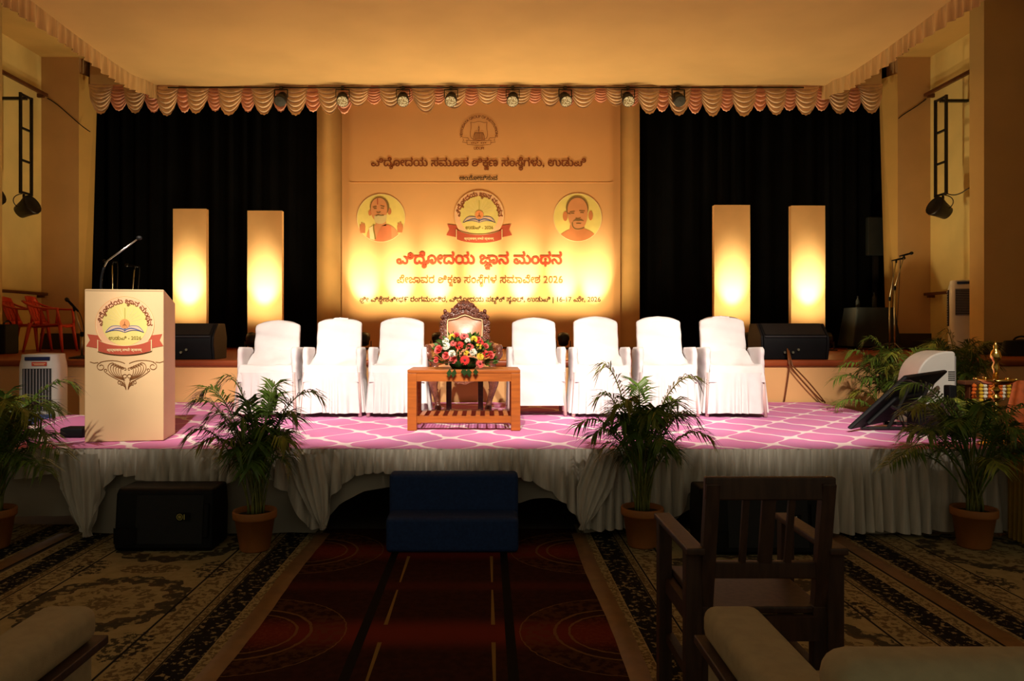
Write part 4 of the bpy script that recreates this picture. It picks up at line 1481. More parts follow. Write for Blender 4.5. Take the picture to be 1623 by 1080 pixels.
# scroll ornament
oc, oz, os_ = 62 * k, PH - 134 * k, k       # pixel units, z up
def spiral(cx, cy, r0, r1, a0, a1, n=22):
    return [(cx + (r0 + (r1 - r0) * i / n) * math.cos(math.radians(a0 + (a1 - a0) * i / n)), cy + (r0 + (r1 - r0) * i / n) * math.sin(math.radians(a0 + (a1 - a0) * i / n))) for i in range(n + 1)]


orn = []
for s_ in (-1, 1):
    g = []
    g.append(b2((3, 18), (14, 24), (28, 24), (40, 20), n=12) + spiral(38, 13, 6.5, 2.5, 90, -330, 24))
    for i in range(6):
        f = i / 5
        g.append(b2((3 + 2 * f, -8 + 2 * f), (10 + 22 * (1 - f), -2 + 2 * f), (12 + 20 * (1 - f), 18 - 4 * f), (4 + 18 * (1 - f), 19 - 8 * f), n=12)
                 + spiral(4 + 18 * (1 - f) - 1, 17 - 8 * f, 2.2, 1.0, 60, 330, 10))
    g.append(b2((2, -22), (6, -6), (18, -8), (33, 6), n=12) + spiral(31, 7.5, 2.6, 1.2, -40, 260, 12))
    g.append(b2((1.5, -22), (3, -14), (6, -10), (11, -9), n=8) + spiral(11, -12, 3, 1, 90, -250, 12))
    g.append(b2((1.5, -20), (4, -18), (6, -15), (8, -16), n=8) + spiral(7.5, -15, 1.8, 0.7, -40, 250, 10))
    g.append(spiral(3.4, -2, 3.2, 2.6, 180, -170, 16))
    g.append(b2((7, 0), (6, -10), (2, -12), (1.5, -23), n=8))
    g.append([(42, 20), (48, 19), (54, 21)])
    orn += [[(s_ * a, b_) for a, b_ in l] for l in g]
strokes('scroll_ornament', orn, 0.85, 'ink_rust', pd, 3, oc, oz, os_)

gm = thing('gooseneck_microphone', 'gooseneck microphone standing on top of the podium', 'microphone', (X_(160, 5.45), 5.45, DECK + 0.006 + PH - 0.034))
MB().lathe([(0.075, 0), (0.075, 0.008), (0.05, 0.022), (0.016, 0.03)], 24).build('mic_base', 'black', gm, smooth=True)
q0 = gm.location
gp = [P(160, 458, 5.45) - q0, P(159, 440, 5.45) - q0, P(163, 424, 5.45) - q0, P(171, 413, 5.45) - q0, P(218, 379, 5.45) - q0]
gp[0].z = 0.02
pts = bez(gp[0], gp[1], gp[2], gp[3], 10) + [gp[4]]
MB().tube(pts[:8], 0.009, 8).build('flexible_lower_neck', 'black', gm, smooth=True)
MB().tube(pts[7:], 0.006, 8).build('gooseneck', 'chrome', gm, smooth=True)
MB().blob(gp[4] + Vector((0.012, 0, 0.008)), (0.022, 0.016, 0.016), 10, 6).build('mic_tip', 'black_grille', gm, smooth=True)

cbx = thing('cable_box', 'flat black cable box lying on the carpet beside the podium', 'box', (X_(112, 5.55), 5.62, DECK + 0.006))
MB().box((0, 0, 0.035), (0.17, 0.14, 0.07)).build('box_body', 'black', cbx, bevel=0.015)
MB().tube(bez((-0.08, 0, 0.03), (-0.2, -0.02, 0.0), (-0.3, 0.05, 0.012), (-0.42, 0.05, 0.012), 10), 0.007, 6).build('cable', 'cable', cbx, smooth=True)


# ================================================================ covered chairs
def wrinkle(x, y, z, s, a):
    return a * noise.noise((x * s, y * s, z * s))


def covered_chair(x, y, rz, label, seed, hem=0.015, pleats=34, plain=False, hgt=0.885, group=None):
    t = thing('covered_armchair', label, 'chair', (x, y, DECK + 0.006), rz, group)
    o = seed * 3.7
    W2 = 0.270

    # back cover: rounded slab leaning backwards
    def back_fn(u, v):
        a = 2 * PI * u
        c, s_ = math.cos(a), math.sin(a)
        kk = (abs(c) ** 4 + abs(s_) ** 4) ** (-0.25)
        z = 0.40 + (hgt - 0.40) * v
        hw = 0.212 + 0.006 * (1 - v)
        if v > 0.90:
            hw *= math.sqrt(max(0.0, 1 - ((v - 0.90) / 0.115) ** 2 * 0.35))
        th = 0.045 if v < 0.93 else 0.045 * math.sqrt(max(0.02, 1 - ((v - 0.93) / 0.07) ** 2))
        xx = hw * c * kk
        top = -0.020 * (xx / hw) ** 2 * sstep(0.6, 1, v) - 0.016 * sstep(0.94, 1, v) * abs(xx / hw) ** 6
        yy = 0.17 + 0.11 * v + th * s_ * kk
        yy += 0.016 * math.sin(z * 42 + xx * 7 + o) * (0.5 + 0.5 * noise.noise((xx * 6, z * 9, o))) * (1 if s_ < 0 else 0)
        return (xx, yy, z + top)
    mb = MB().grid(back_fn, 56, 26, True)
    tp = [back_fn(i / 56, 1) for i in range(56)]
    base = len(mb.v) - 56
    cx_ = sum(p[0] for p in tp) / 56
    cy_ = sum(p[1] for p in tp) / 56
    mb.v.append((cx_, cy_, max(p[2] for p in tp) + 0.003))
    mb.f += [(base + i, base + (i + 1) % 56, len(mb.v) - 1) for i in range(56)]
    mb.build('back_cover', 'white_cover', t, smooth=True)

    # seat cover with the apron falling from its front edge
    def seat_fn(u, v):
        a = 2 * u - 1
        xx = a * 0.232
        if v < 0.5:
            f = v / 0.5
            xx *= 0.84 + 0.16 * f
            zz = 0.60 - 0.135 * f - 0.075 * math.sin(PI * f) * (1 - 0.5 * a * a)
            return (xx, 0.175 - 0.40 * f, zz + wrinkle(xx * 1.5, f * 0.6, o, 6, 0.022) + 0.006 * math.sin(xx * 22 + f * 9 + o))
        f = (v - 0.5) / 0.5
        return (xx * (1 + 0.08 * f), -0.225 - 0.035 * math.sin(f * PI / 2) + wrinkle(xx, f, o, 8, 0.008), 0.465 - 0.15 * f)
    MB().grid(seat_fn, 24, 20).build('seat_cover', 'white_cover', t, smooth=True)

    # arms
    for sx in (-1, 1):
        def arm_fn(u, v, sx=sx):
            a = 2 * PI * u
            c, s_ = math.cos(a), math.sin(a)
            kk = (abs(c) ** 4 + abs(s_) ** 4) ** (-0.25)
            f = 1 - 0.5 * sstep(0.9, 1, v) * 0.4
            return (sx * (0.243 + 0.032 * c * kk * f) + wrinkle(u, v, o, 5, 0.006), 0.0 + 0.205 * s_ * kk * f + wrinkle(v, u, o + 3, 6, 0.010),
                    0.33 + 0.30 * v - 0.02 * (s_ * kk + 1) * v * 0.3)
        mb = MB().grid(arm_fn, 28, 14, True)
        bb = len(mb.v) - 28
        mb.f.append(tuple(bb + i for i in range(28)))
        mb.build('arm_cover', 'white_cover', t, smooth=True)

    # skirt
    def sk_fn(u, v):
        a = 2 * PI * u
        c, s_ = math.cos(a), math.sin(a)
        kk = (abs(c) ** 6 + abs(s_) ** 6) ** (-1 / 6)
        fl = 1.0 + (0.02 if plain else 0.055) * v
        rad = (0 if plain else 1) * (0.020 * v) * math.sin(u * 2 * PI * pleats + 1.5 * math.sin(u * 40 + o))
        xx = (W2 * fl + rad) * c * kk
        yy = -0.01 + (0.255 * fl + rad) * s_ * kk
        z = 0.40 + (hem - 0.40) * v
        if plain:
            yy += 0.016 * math.sin(xx * 13 + z * 17 + o) * v * (1 - v) * 2.2 + wrinkle(xx, yy, z, 9, 0.014) * v
        else:
            z += 0.012 * noise.noise((u * 12, o, 0)) * v
        return (xx, yy, z)
    MB().grid(sk_fn, 300 if not plain else 140, 14, True).build('skirt', 'white_cover', t, smooth=True)
    for sx in (-1, 1):
        for sy in (-1, 1):
            MB().tube([(sx * 0.235, -0.01 + sy * 0.20, 0.40), (sx * 0.262, -0.01 + sy * 0.222, 0.0)], [0.022, 0.017], 8).build('leg', 'chair_leg', t, smooth=True)
    return t


G = 'white covered armchairs on the platform'
CH = ((420, 6.88, 'white covered armchair at the podium end of the row', 0.878, False, 0.03),
      (524, 6.88, 'white covered armchair in the middle of the three between podium and throne', 0.905, False, 0.035),
      (629, 6.88, 'white covered armchair right beside the carved throne, on the podium side', 0.905, False, 0.035),
      (851, 6.95, 'white covered armchair with short plain hem showing its legs, beside the carved throne', 0.905, True, 0.095),
      (955, 6.88, 'white covered armchair next to the short hemmed one, behind the potted palm', 0.915, False, 0.03),
      (1061, 6.88, 'white covered armchair between the palm and the end chair by the wedge speaker', 0.915, False, 0.03),
      (1168, 6.86, 'white covered armchair with long pleated skirt at the end away from the podium', 0.92, False, 0.035))
for i, (px, d, lab, h, pln, hem) in enumerate(CH):
    covered_chair(X_(px, d), d + 0.22, math.radians((i - 3) * -0.8), lab, i + 1, hem, 22 + (i * 5) % 7, pln, h, G)

# ================================================================ carved throne
th = thing('carved_throne', 'carved rosewood throne with peach upholstery behind the flower table', 'armchair', (X_(735, 7.05), 7.18, DECK + 0.006))
u_ = 7.1 / F
IN = [(0, 158), (7, 156), (14, 152.5), (22, 151), (29, 150), (29.6, 140), (29, 125), (26, 100), (23, 84)]
OUT = [(0, 182), (8, 180.5), (15, 176), (21, 168), (24, 161), (28, 162), (33, 165), (36, 160), (35.5, 154), (39, 152), (41, 148), (42, 138), (41, 124), (37, 104), (32, 84)]


def full(pts):
    return [(-a, b_) for a, b_ in reversed(pts[1:])] + pts


def resample(pts, n):
    L = [0.0]
    for a, b_ in zip(pts, pts[1:]):
        L.append(L[-1] + math.hypot(b_[0] - a[0], b_[1] - a[1]))
    out = []
    for i in range(n):
        s_ = L[-1] * i / (n - 1)
        j = max(k_ for k_ in range(len(L)) if L[k_] <= s_ + 1e-9)
        j = min(j, len(pts) - 2)
        f = (s_ - L[j]) / (L[j + 1] - L[j])
        out.append((pts[j][0] + (pts[j + 1][0] - pts[j][0]) * f, pts[j][1] + (pts[j + 1][1] - pts[j][1]) * f))
    return out


NR = 81
ro, ri = resample(full(OUT), NR), resample(full(IN), NR)


def lean(z):
    return 0.235 + (z - 0.48) * 0.16


def fr_fn(u, v):
    i = min(NR - 1, int(round(u * (NR - 1))))
    a, b_ = ri[i], ro[i]
    f = [0, 0.0, 0.12, 0.35, 0.6, 0.85, 1.0, 1.0][min(7, int(round(v * 7)))]
    hh = [0, 0.030, 0.042, 0.034, 0.046, 0.036, 0.022, 0][min(7, int(round(v * 7)))]
    x_, z_ = (a[0] + (b_[0] - a[0]) * f) * u_, (a[1] + (b_[1] - a[1]) * f) * u_
    bump = 0.009 * math.sin(i * 1.9) * (1 if 2 < v * 7 < 6 else 0)
    if f >= 0.99:
        x_ *= 1 + 0.02 * math.sin(i * 2.3)
        z_ += 0.005 * math.sin(i * 2.3)
    return (x_, lean(z_) - hh - bump, z_)


MB().grid(fr_fn, NR - 1, 7).build('back_frame', 'carved', th, smooth=True)
# carved crest scrolls and leaves
rn = random.Random(3)
for i in range(6, NR - 6, 2):
    a, b_ = ri[i], ro[i]
    f = 0.55 + 0.25 * (i % 4 == 0)
    x_, z_ = (a[0] + (b_[0] - a[0]) * f) * u_, (a[1] + (b_[1] - a[1]) * f) * u_
    s_ = 1 if x_ >= 0 else -1
    pts = [(x_ + s_ * 0.022 * (1 - q / 14) * math.cos(q * 0.75 + i), lean(z_) - 0.046 - 0.010 * q / 14, z_ + 0.022 * (1 - q / 14) * math.sin(q * 0.75 + i)) for q in range(14)]
    MB().tube(pts, [0.0075] * 10 + [0.008, 0.009, 0.010, 0.007], 6).build('carved_scroll', 'carved', th, smooth=True)
for a, b_, r in ((0, 170, 3.2), (-8, 168, 2.6), (8, 168, 2.6), (-16, 165, 2.4), (16, 165, 2.4), (-33, 164, 3.2), (33, 164, 3.2), (-38, 154, 2.6), (38, 154, 2.6), (0, 178, 2.5)):
    MB().blob((a * u_, lean(b_ * u_) - 0.045, b_ * u_), (r * u_, 0.020, r * u_ * 1.1), 10, 6).build('carved_rosette', 'carved', th, smooth=True)
# upholstered panel with piping
V, T = _fill([[(round(a * u_, 5), round(b_ * u_, 5)) for a, b_ in ri]])
def pan(u, v):
    zz = 84 * u_ + (157 - 84) * u_ * v
    # half width at this height from the inner outline
    hw = 0.0
    for (a0, b0), (a1, b1) in zip(IN, IN[1:]):
        lo, hi = min(b0, b1), max(b0, b1)
        if lo <= zz / u_ <= hi:
            f = 0 if hi == lo else (zz / u_ - b0) / (b1 - b0)
            hw = max(hw, a0 + (a1 - a0) * f)
    a = 2 * u - 1
    return (a * hw * u_, lean(zz) - 0.012 - 0.035 * (1 - a * a) * math.sin(PI * clamp(v * 0.9 + 0.1)) , zz)
MB().grid(pan, 20, 30).build('back_pad', 'throne_pad', th, smooth=True)
MB().tube([(a * u_ * 0.985, lean(b_ * u_) - 0.036, b_ * u_ - 0.003) for a, b_ in ri], 0.006, 6).build('pad_piping', 'piping', th, smooth=True)
# seat
MB().grid(lambda u, v: ((2 * u - 1) * 0.27 * (1 - 0.06 * v), -0.26 + 0.50 * v, 0.43 + 0.05 * math.sin(PI * clamp(u, 0.02, 0.98)) ** 0.5 * math.sin(PI * clamp(v * 0.94 + 0.03)) ** 0.5), 20, 16).build('seat_pad', 'throne_pad', th, smooth=True)
MB().box((0, -0.01, 0.40), (0.57, 0.54, 0.07)).build('seat_rail', 'carved', th, bevel=0.015)
ap = [(-0.24, 0.37)] + [(-0.24 + 0.48 * i / 20, 0.37 - 0.075 * math.sin(PI * i / 20) ** 2 - 0.012 * abs(math.sin(i * 1.0))) for i in range(21)] + [(0.24, 0.37)]
MB().prism(ap, -0.285, -0.255).build('carved_apron', 'carved', th, bevel=0.006)
for sx in (-1, 1):
    leg = bez((sx * 0.25, -0.24, 0.40), (sx * 0.33, -0.31, 0.30), (sx * 0.20, -0.24, 0.12), (sx * 0.235, -0.30, 0.03), 14)
    MB().tube(leg, [0.048, 0.052, 0.055, 0.052, 0.046, 0.040, 0.034, 0.030, 0.027, 0.025, 0.025, 0.027, 0.031, 0.034, 0.032], 10).build('cabriole_leg', 'carved', th, smooth=True)
    MB().blob((sx * 0.238, -0.31, 0.028), (0.042, 0.05, 0.030), 10, 6).build('claw_foot', 'carved', th, smooth=True)
    for q in range(4):
        MB().blob((sx * (0.285 - 0.012 * q), -0.285 + 0.008 * q, 0.345 - 0.035 * q), (0.022, 0.014, 0.014), 8, 5).build('knee_carving', 'carved', th, smooth=True)
    MB().box((sx * 0.155, 0.22, 0.185), (0.05, 0.05, 0.37)).build('rear_leg', 'dark_wood', th, bevel=0.005)
    arm = bez((sx * 0.24, 0.24, 0.66), (sx * 0.33, 0.10, 0.60), (sx * 0.34, -0.10, 0.64), (sx * 0.325, -0.20, 0.615), 14)
    MB().tube(arm, [0.026] * 11 + [0.03, 0.034, 0.036, 0.032], 8).build('armrest', 'carved', th, smooth=True)
    MB().tube(arm[4:10], 0.036, 8, flat=0.8).build('arm_pad', 'throne_pad', th, smooth=True)
    sc = [(sx * 0.325, -0.215 + 0.035 * (1 - q / 16) * math.cos(q * 0.7), 0.60 + 0.035 * (1 - q / 16) * math.sin(q * 0.7)) for q in range(16)]
    MB().tube(sc, 0.016, 6).build('arm_scroll', 'carved', th, smooth=True)
    MB().tube(bez((sx * 0.325, -0.20, 0.60), (sx * 0.35, -0.26, 0.52), (sx * 0.24, -0.16, 0.50), (sx * 0.27, -0.18, 0.42), 12), [0.030, 0.034, 0.036, 0.034, 0.030, 0.027, 0.026, 0.026, 0.027, 0.03, 0.034, 0.036, 0.036], 8).build('arm_support', 'carved', th, smooth=True)

# ================================================================ wooden table with slatted shelf
tb = thing('slatted_table', 'orange teak table with slatted lower shelf in front of the throne', 'table', (X_(735, 5.9), 5.93, DECK + 0.006))
TW, TD, TH = 0.885, 0.46, 0.470
MB().box((0, TD / 2, TH - 0.006), (TW, TD, 0.024)).build('table_top', 'table_wood', tb, bevel=0.003)
for sx in (-1, 1):
    for y in (0.033, TD - 0.033):
        MB().box((sx * (TW / 2 - 0.036), y, TH / 2 - 0.01), (0.072, 0.066, TH - 0.02)).build('leg', 'table_wood', tb, bevel=0.003)
for y in (0.02, TD - 0.02):
    MB().box((0, y, TH - 0.05), (TW - 0.144, 0.03, 0.07)).build('apron', 'table_wood', tb)
    MB().box((0, y + (0.01 if y < 0.1 else -0.01), 0.085), (TW - 0.144, 0.035, 0.05)).build('lower_rail', 'table_wood', tb)
for sx in (-1, 1):
    MB().box((sx * (TW / 2 - 0.036), TD / 2, TH - 0.05), (0.03, TD - 0.13, 0.07)).build('side_apron', 'table_wood', tb)
for i in range(10):
    MB().box((-0.33 + 0.66 * i / 9, TD / 2, 0.114), (0.036, TD - 0.04, 0.012)).build('slat', 'table_wood', tb)

# ---- bouquet
bq = thing('flower_arrangement', 'mixed bouquet of red gerberas, roses and white and yellow chrysanthemums on the table', 'flowers', (X_(734, 6.05), 6.12, DECK + 0.006 + TH + 0.006))
MB().lathe([(0.09, 0), (0.115, 0.03), (0.11, 0.08), (0.08, 0.09), (0.02, 0.09)], 18).build('bowl', 'leaf_dark', bq, smooth=True)
rn = random.Random(11)


def flower_mesh(kind):
    mb = MB()
    if kind in ('gerbera', 'gerbera_pink'):
        for ring, (n_, L, z0, z1) in enumerate(((18, 0.036, 0.004, 0.010), (14, 0.026, 0.009, 0.014))):
            for i in range(n_):
                a = 2 * PI * (i + 0.5 * ring) / n_
                c, s_ = math.cos(a), math.sin(a)
                wv = 0.0065
                mb.add([(0.006 * c, 0.006 * s_, z0), (L * 0.6 * c - wv * s_, L * 0.6 * s_ + wv * c, z1), (L * c, L * s_, z0), (L * 0.6 * c + wv * s_, L * 0.6 * s_ - wv * c, z1)], [(0, 3, 2, 1)])
    elif kind == 'rose':
        for ring in range(5):
            n_ = 5
            r = 0.006 + 0.0055 * ring
            for i in range(n_):
                a = 2 * PI * (i + 0.5 * ring) / n_
                def pet(u, v, a=a, r=r, ring=ring):
                    t = a + (u - 0.5) * 1.7
                    rr_ = r * (0.55 + 0.5 * v + 0.15 * v * v)
                    return (rr_ * math.cos(t), rr_ * math.sin(t), 0.032 * v * (1 - 0.35 * (2 * u - 1) ** 2) * (1 - 0.12 * ring))
                mb.grid(pet, 4, 3)
    else:
        for ring in range(4):
            n_ = 16 - 2 * ring
            el = [0.15, 0.55, 0.95, 1.3][ring]
            L = 0.030 - 0.003 * ring
            for i in range(n_):
                a = 2 * PI * (i + 0.5 * ring) / n_
                c, s_ = math.cos(a), math.sin(a)
                d_ = L * math.cos(el)
                wv = 0.0038
                mb.add([(0, 0, 0.004), (d_ * 0.7 * c - wv * s_, d_ * 0.7 * s_ + wv * c, L * 0.75 * math.sin(el) + 0.004), (d_ * c, d_ * s_, L * math.sin(el)), (d_ * 0.7 * c + wv * s_, d_ * 0.7 * s_ - wv * c, L * 0.75 * math.sin(el) + 0.004)], [(0, 3, 2, 1)])
    return mb


FM = {}
for kind, mm in (('gerbera', 'fl_red'), ('gerbera_pink', 'fl_coral'), ('rose', 'fl_coral'), ('white_chrysanthemum', 'fl_white'), ('yellow_chrysanthemum', 'fl_yellow')):
    FM[kind] = flower_mesh(kind).mesh(kind)
    FM[kind].materials.append(M[mm])
ctr = MB().lathe([(0.010, 0.010), (0.009, 0.016), (0.002, 0.018)], 10).mesh('flower_centre')
ctr.materials.append(M['fl_centre'])
FL = [('gerbera', 440, 855, 1.15), ('gerbera', 375, 680, 1.1), ('gerbera_pink', 620, 900, 1.05), ('gerbera', 690, 785, 0.95), ('gerbera_pink', 430, 575, 1.1), ('rose', 125, 735, 1.7),
      ('rose', 215, 805, 1.4), ('gerbera_pink', 500, 700, 0.95), ('rose', 305, 850, 1.4), ('rose', 745, 800, 1.5), ('rose', 95, 855, 1.2), ('gerbera', 620, 640, 1.0), ('rose', 600, 600, 1.1),
      ('white_chrysanthemum', 215, 690, 1.25), ('white_chrysanthemum', 285, 780, 1.2), ('white_chrysanthemum', 540, 760, 1.15), ('white_chrysanthemum', 205, 630, 1.15), ('yellow_chrysanthemum', 625, 815, 1.15),
      ('yellow_chrysanthemum', 550, 605, 1.15), ('yellow_chrysanthemum', 285, 580, 1.2), ('yellow_chrysanthemum', 610, 690, 1.0), ('rose', 330, 560, 1.3), ('white_chrysanthemum', 470, 620, 0.9),
      ('gerbera_pink', 300, 655, 0.8), ('rose', 690, 690, 1.1), ('yellow_chrysanthemum', 460, 770, 0.8)]
for kind, zx, zy, sc_ in FL:
    px, py = 680 + zx / 7.72, 460 + zy / 7.72
    d_ = 6.0
    x_, z_ = X_(px, d_) - bq.location.x, Z_(py, d_) - bq.location.z
    nx, nz = x_ / 0.27, (z_ - 0.06) / 0.26
    rr2 = clamp(1 - nx * nx - nz * nz, 0.0, 1)
    y_ = -0.20 * math.sqrt(rr2) + 0.02
    nrm = Vector((nx * 1.0, -math.sqrt(rr2) - 0.35, nz + 0.15)).normalized()
    o = link('flower', FM[kind], bq, (x_, y_, z_))
    o.rotation_euler = nrm.to_track_quat('Z', 'Y').to_euler()
    sc_ *= 0.66 if kind == 'rose' else 1.0
    o.scale = (sc_, sc_, sc_)
    if kind.startswith('gerbera'):
        c_ = link('flower_centre', ctr, o)
    o['label'] = {'gerbera': 'red gerbera', 'gerbera_pink': 'coral gerbera', 'rose': 'coral rose', 'white_chrysanthemum': 'white chrysanthemum', 'yellow_chrysanthemum': 'yellow chrysanthemum'}[kind]
mb = MB()
for i in range(700):
    a, e_ = rn.uniform(0, 2 * PI), rn.uniform(-0.15, 1.25)
    rr_ = rn.uniform(0.65, 1.08)
    p = Vector((0.235 * math.cos(a) * math.cos(e_) * rr_, 0.20 * math.sin(a) * math.cos(e_) * rr_, 0.06 + 0.20 * math.sin(e_) * rr_))
    d_ = Vector((p.x + rn.uniform(-.1, .1), p.y + rn.uniform(-.1, .1), p.z * 0.6 + rn.uniform(-.06, .10))).normalized()
    L, wv = rn.uniform(0.03, 0.07), rn.uniform(0.008, 0.018)
    sdv = d_.cross(Vector((rn.uniform(-1, 1), rn.uniform(-1, 1), 1))).normalized()
    mb.add([p, p + d_ * L * 0.5 + sdv * wv, p + d_ * L, p + d_ * L * 0.5 - sdv * wv], [(0, 1, 2, 3)])
for x_ in (-0.10, -0.06, 0.02, 0.05, 0.10, 0.0, 0.04):
    p = Vector((x_, -0.20, 0.01))
    e_ = p + Vector((rn.uniform(-.02, .02), -0.035, -0.05 - rn.uniform(0, .02)))
    MB().add([p, (p + e_) / 2 + Vector((0.022, 0, 0)), e_, (p + e_) / 2 - Vector((0.022, 0, 0))], [(0, 1, 2, 3)]).build('drooping_leaf', 'leaf_dark', bq)
fo = mb.build('foliage', 'foliage', bq, fix=False)
fo['kind'] = 'stuff'


# ================================================================ potted palms
def leaflet(mb, p, d, L, wv, droop, side):
    """narrow two-segment leaflet"""
    q1 = p + d * L * 0.45 + Vector((0, 0, -droop * L * 0.10))
    q2 = p + d * L * 0.95 + Vector((0, 0, -droop * L * 0.55))
    s_ = d.cross(side)
    s_ = s_.normalized() * wv if s_.length > 1e-4 else Vector((wv, 0, 0))
    mb.add([p - s_ * 0.4, p + s_ * 0.4, q1 + s_, q1 - s_, q2], [(0, 1, 2, 3), (3, 2, 4)])


def frond_mesh(base, mid, tip, nl, L0, seed):
    r_ = random.Random(seed)
    pts = bez(base, base * 0.3 + mid * 0.7, mid * 0.5 + tip * 0.5 + Vector((0, 0, 0.05)), tip, 24)
    mb = MB().tube(pts, [0.0045 * (1 - 0.75 * i / 24) + 0.001 for i in range(25)], 5)
    for i in range(nl):
        f = 0.30 + 0.70 * i / (nl - 1)
        k_ = f * 24
        j = min(23, int(k_))
        p = pts[j] + (pts[j + 1] - pts[j]) * (k_ - j)
        t_ = (pts[j + 1] - pts[j]).normalized()
        up = Vector((0, 0, 1))
        lat = t_.cross(up)
        lat = lat.normalized() if lat.length > 1e-3 else Vector((1, 0, 0))
        nn = lat.cross(t_)
        L = L0 * (0.45 + 0.9 * math.sin(PI * clamp((f - 0.22) / 0.86))) * r_.uniform(0.85, 1.1)
        for s_ in (-1, 1):
            if r_.random() < 0.06:
                continue
            d = (t_ * (0.55 + 0.5 * f) + lat * s_ * 0.9 + nn * 0.30 + Vector((r_.uniform(-.08, .08), r_.uniform(-.08, .08), r_.uniform(-.08, .08)))).normalized()
            leaflet(mb, p, d, L, 0.0062 * r_.uniform(0.8, 1.2), r_.uniform(0.5, 1.3), nn)
    return mb


ROSE = 0.62


def palm(loc, label, targets, seed, pot=True, hgt=0.9, extra=14, spread=0.36, scale=1.0, pot_r=0.135, pot_h=0.25):
    r_ = random.Random(seed)
    t = thing('potted_palm', label, 'potted plant', loc)
    if pot:
        MB().lathe([(pot_r * 0.62, 0), (pot_r * 0.68, 0.01), (pot_r * 0.90, pot_h * 0.80), (pot_r * 0.98, pot_h * 0.80), (pot_r, pot_h * 0.84), (pot_r, pot_h * 0.97), (pot_r * 0.97, pot_h), (pot_r * 0.88, pot_h * 0.98), (pot_r * 0.84, pot_h * 0.86)], 28).build('pot', 'terracotta', t, smooth=True)
        MB().lathe([(0.001, pot_h * 0.89), (pot_r * 0.5, pot_h * 0.90), (pot_r * 0.86, pot_h * 0.87)], 20, cap=False).build('soil', 'soil', t, smooth=True)
    z0 = pot_h * 0.88
    tg = [Vector(v) for v in targets]
    for i in range(extra):
        a = 2 * PI * (i + r_.random()) / extra
        rr_ = spread * r_.uniform(0.45, 1.0)
        tg.append(Vector((rr_ * math.cos(a), rr_ * math.sin(a) * 0.8, hgt * r_.uniform(0.60, 0.97))))
    for i, tip in enumerate(tg):
        a = r_.uniform(0, 2 * PI)
        b0 = Vector((0.055 * math.cos(a) * r_.random(), 0.055 * math.sin(a) * r_.random(), z0))
        hd = Vector((tip.x, tip.y, 0))
        crown = b0 + hd * 0.16 + Vector((0, 0, (tip.z - z0) * r_.uniform(0.42, 0.55)))
        MB().tube(bez(b0, b0 + Vector((0, 0, 0.1)), crown - Vector((hd.x * .05, hd.y * .05, 0.08)), crown, 6), [0.0075, 0.0075, 0.007, 0.007, 0.006, 0.0055, 0.005], 5).build('cane', 'cane', t, smooth=True)
        mid = Vector((tip.x * 0.55 + b0.x * 0.45, tip.y * 0.55 + b0.y * 0.45, max(tip.z + 0.04 + 0.10 * hd.length, crown.z + 0.10)))
        fm = frond_mesh(crown, mid, tip, r_.randint(22, 28), 0.145 * scale, seed * 100 + i)
        fm.build('frond', 'leaf' if r_.random() < 0.72 else 'leaf2', t, fix=False)
    return t


def rel(px, py, d, loc):
    v = P(px, py, d)
    return (v.x - loc[0], v.y - loc[1], v.z - loc[2])


la = (X_(410, 4.82), 4.74, 0.007)
palm(la, 'areca palm in terracotta pot standing between floor speaker and aisle carpet',
     [rel(358, 606, 4.7, la), rel(320, 622, 4.85, la), rel(308, 642, 4.7, la), rel(302, 690, 4.6, la), rel(318, 705, 4.5, la), rel(505, 628, 4.7, la), rel(438, 616, 4.85, la),
      rel(440, 632, 5.0, la), rel(470, 660, 4.6, la), rel(455, 700, 4.5, la), rel(390, 640, 4.6, la)], 1, hgt=0.90, extra=24, spread=0.26)
lb = (X_(1013, 4.92), 4.82, 0.007)
palm(lb, 'areca palm in terracotta pot standing between aisle carpet and wooden armchair',
     [rel(953, 587, 4.8, lb), rel(1104, 605, 4.8, lb), rel(948, 632, 4.75, lb), rel(916, 674, 4.65, lb), rel(1124, 695, 4.6, lb), rel(1098, 662, 4.7, lb), rel(1010, 612, 4.95, lb), rel(1075, 640, 4.95, lb),
      rel(940, 690, 4.6, lb), rel(990, 640, 4.6, lb), rel(1050, 700, 4.5, lb)], 2, hgt=0.92, extra=24, spread=0.26)
lcp = (X_(1520, 4.95), 4.80, 0.007)
palm(lcp, 'bushy areca palm in terracotta pot in front of the brass lamp',
     [rel(1430, 615, 4.7, lcp), rel(1445, 650, 4.6, lcp), rel(1410, 735, 4.5, lcp), rel(1430, 720, 4.45, lcp), rel(1600, 680, 4.7, lcp), rel(1620, 700, 4.6, lcp), rel(1590, 665, 4.9, lcp), rel(1490, 640, 4.8, lcp),
      rel(1540, 650, 4.9, lcp), rel(1470, 690, 4.5, lcp), rel(1580, 740, 4.45, lcp)], 3, hgt=0.95, extra=26, spread=0.42)
ld = (X_(8, 4.9), 4.78, 0.007)
palm(ld, 'dark areca palm in terracotta pot in front of the white air cooler',
     [rel(118, 612, 4.9, ld), rel(85, 650, 4.7, ld), rel(95, 715, 4.5, ld), rel(75, 690, 4.55, ld), rel(70, 745, 4.45, ld), rel(40, 660, 4.8, ld), rel(10, 630, 4.8, ld), rel(-40, 640, 4.8, ld)], 4, hgt=0.98, extra=30, spread=0.40)
le = (3.98, 7.30, 0.0)
palm(le, 'areca palm standing against the orange wall behind the tilted screen',
     [rel(1325, 600, 7.2, le), rel(1328, 640, 7.2, le), rel(1345, 560, 7.3, le), rel(1400, 555, 7.3, le), rel(1335, 580, 7.3, le), rel(1425, 590, 7.2, le), rel(1375, 540, 7.4, le)], 5, hgt=1.22, extra=46, spread=0.42, scale=1.1)
lf = (4.86, 7.75, 0.0)
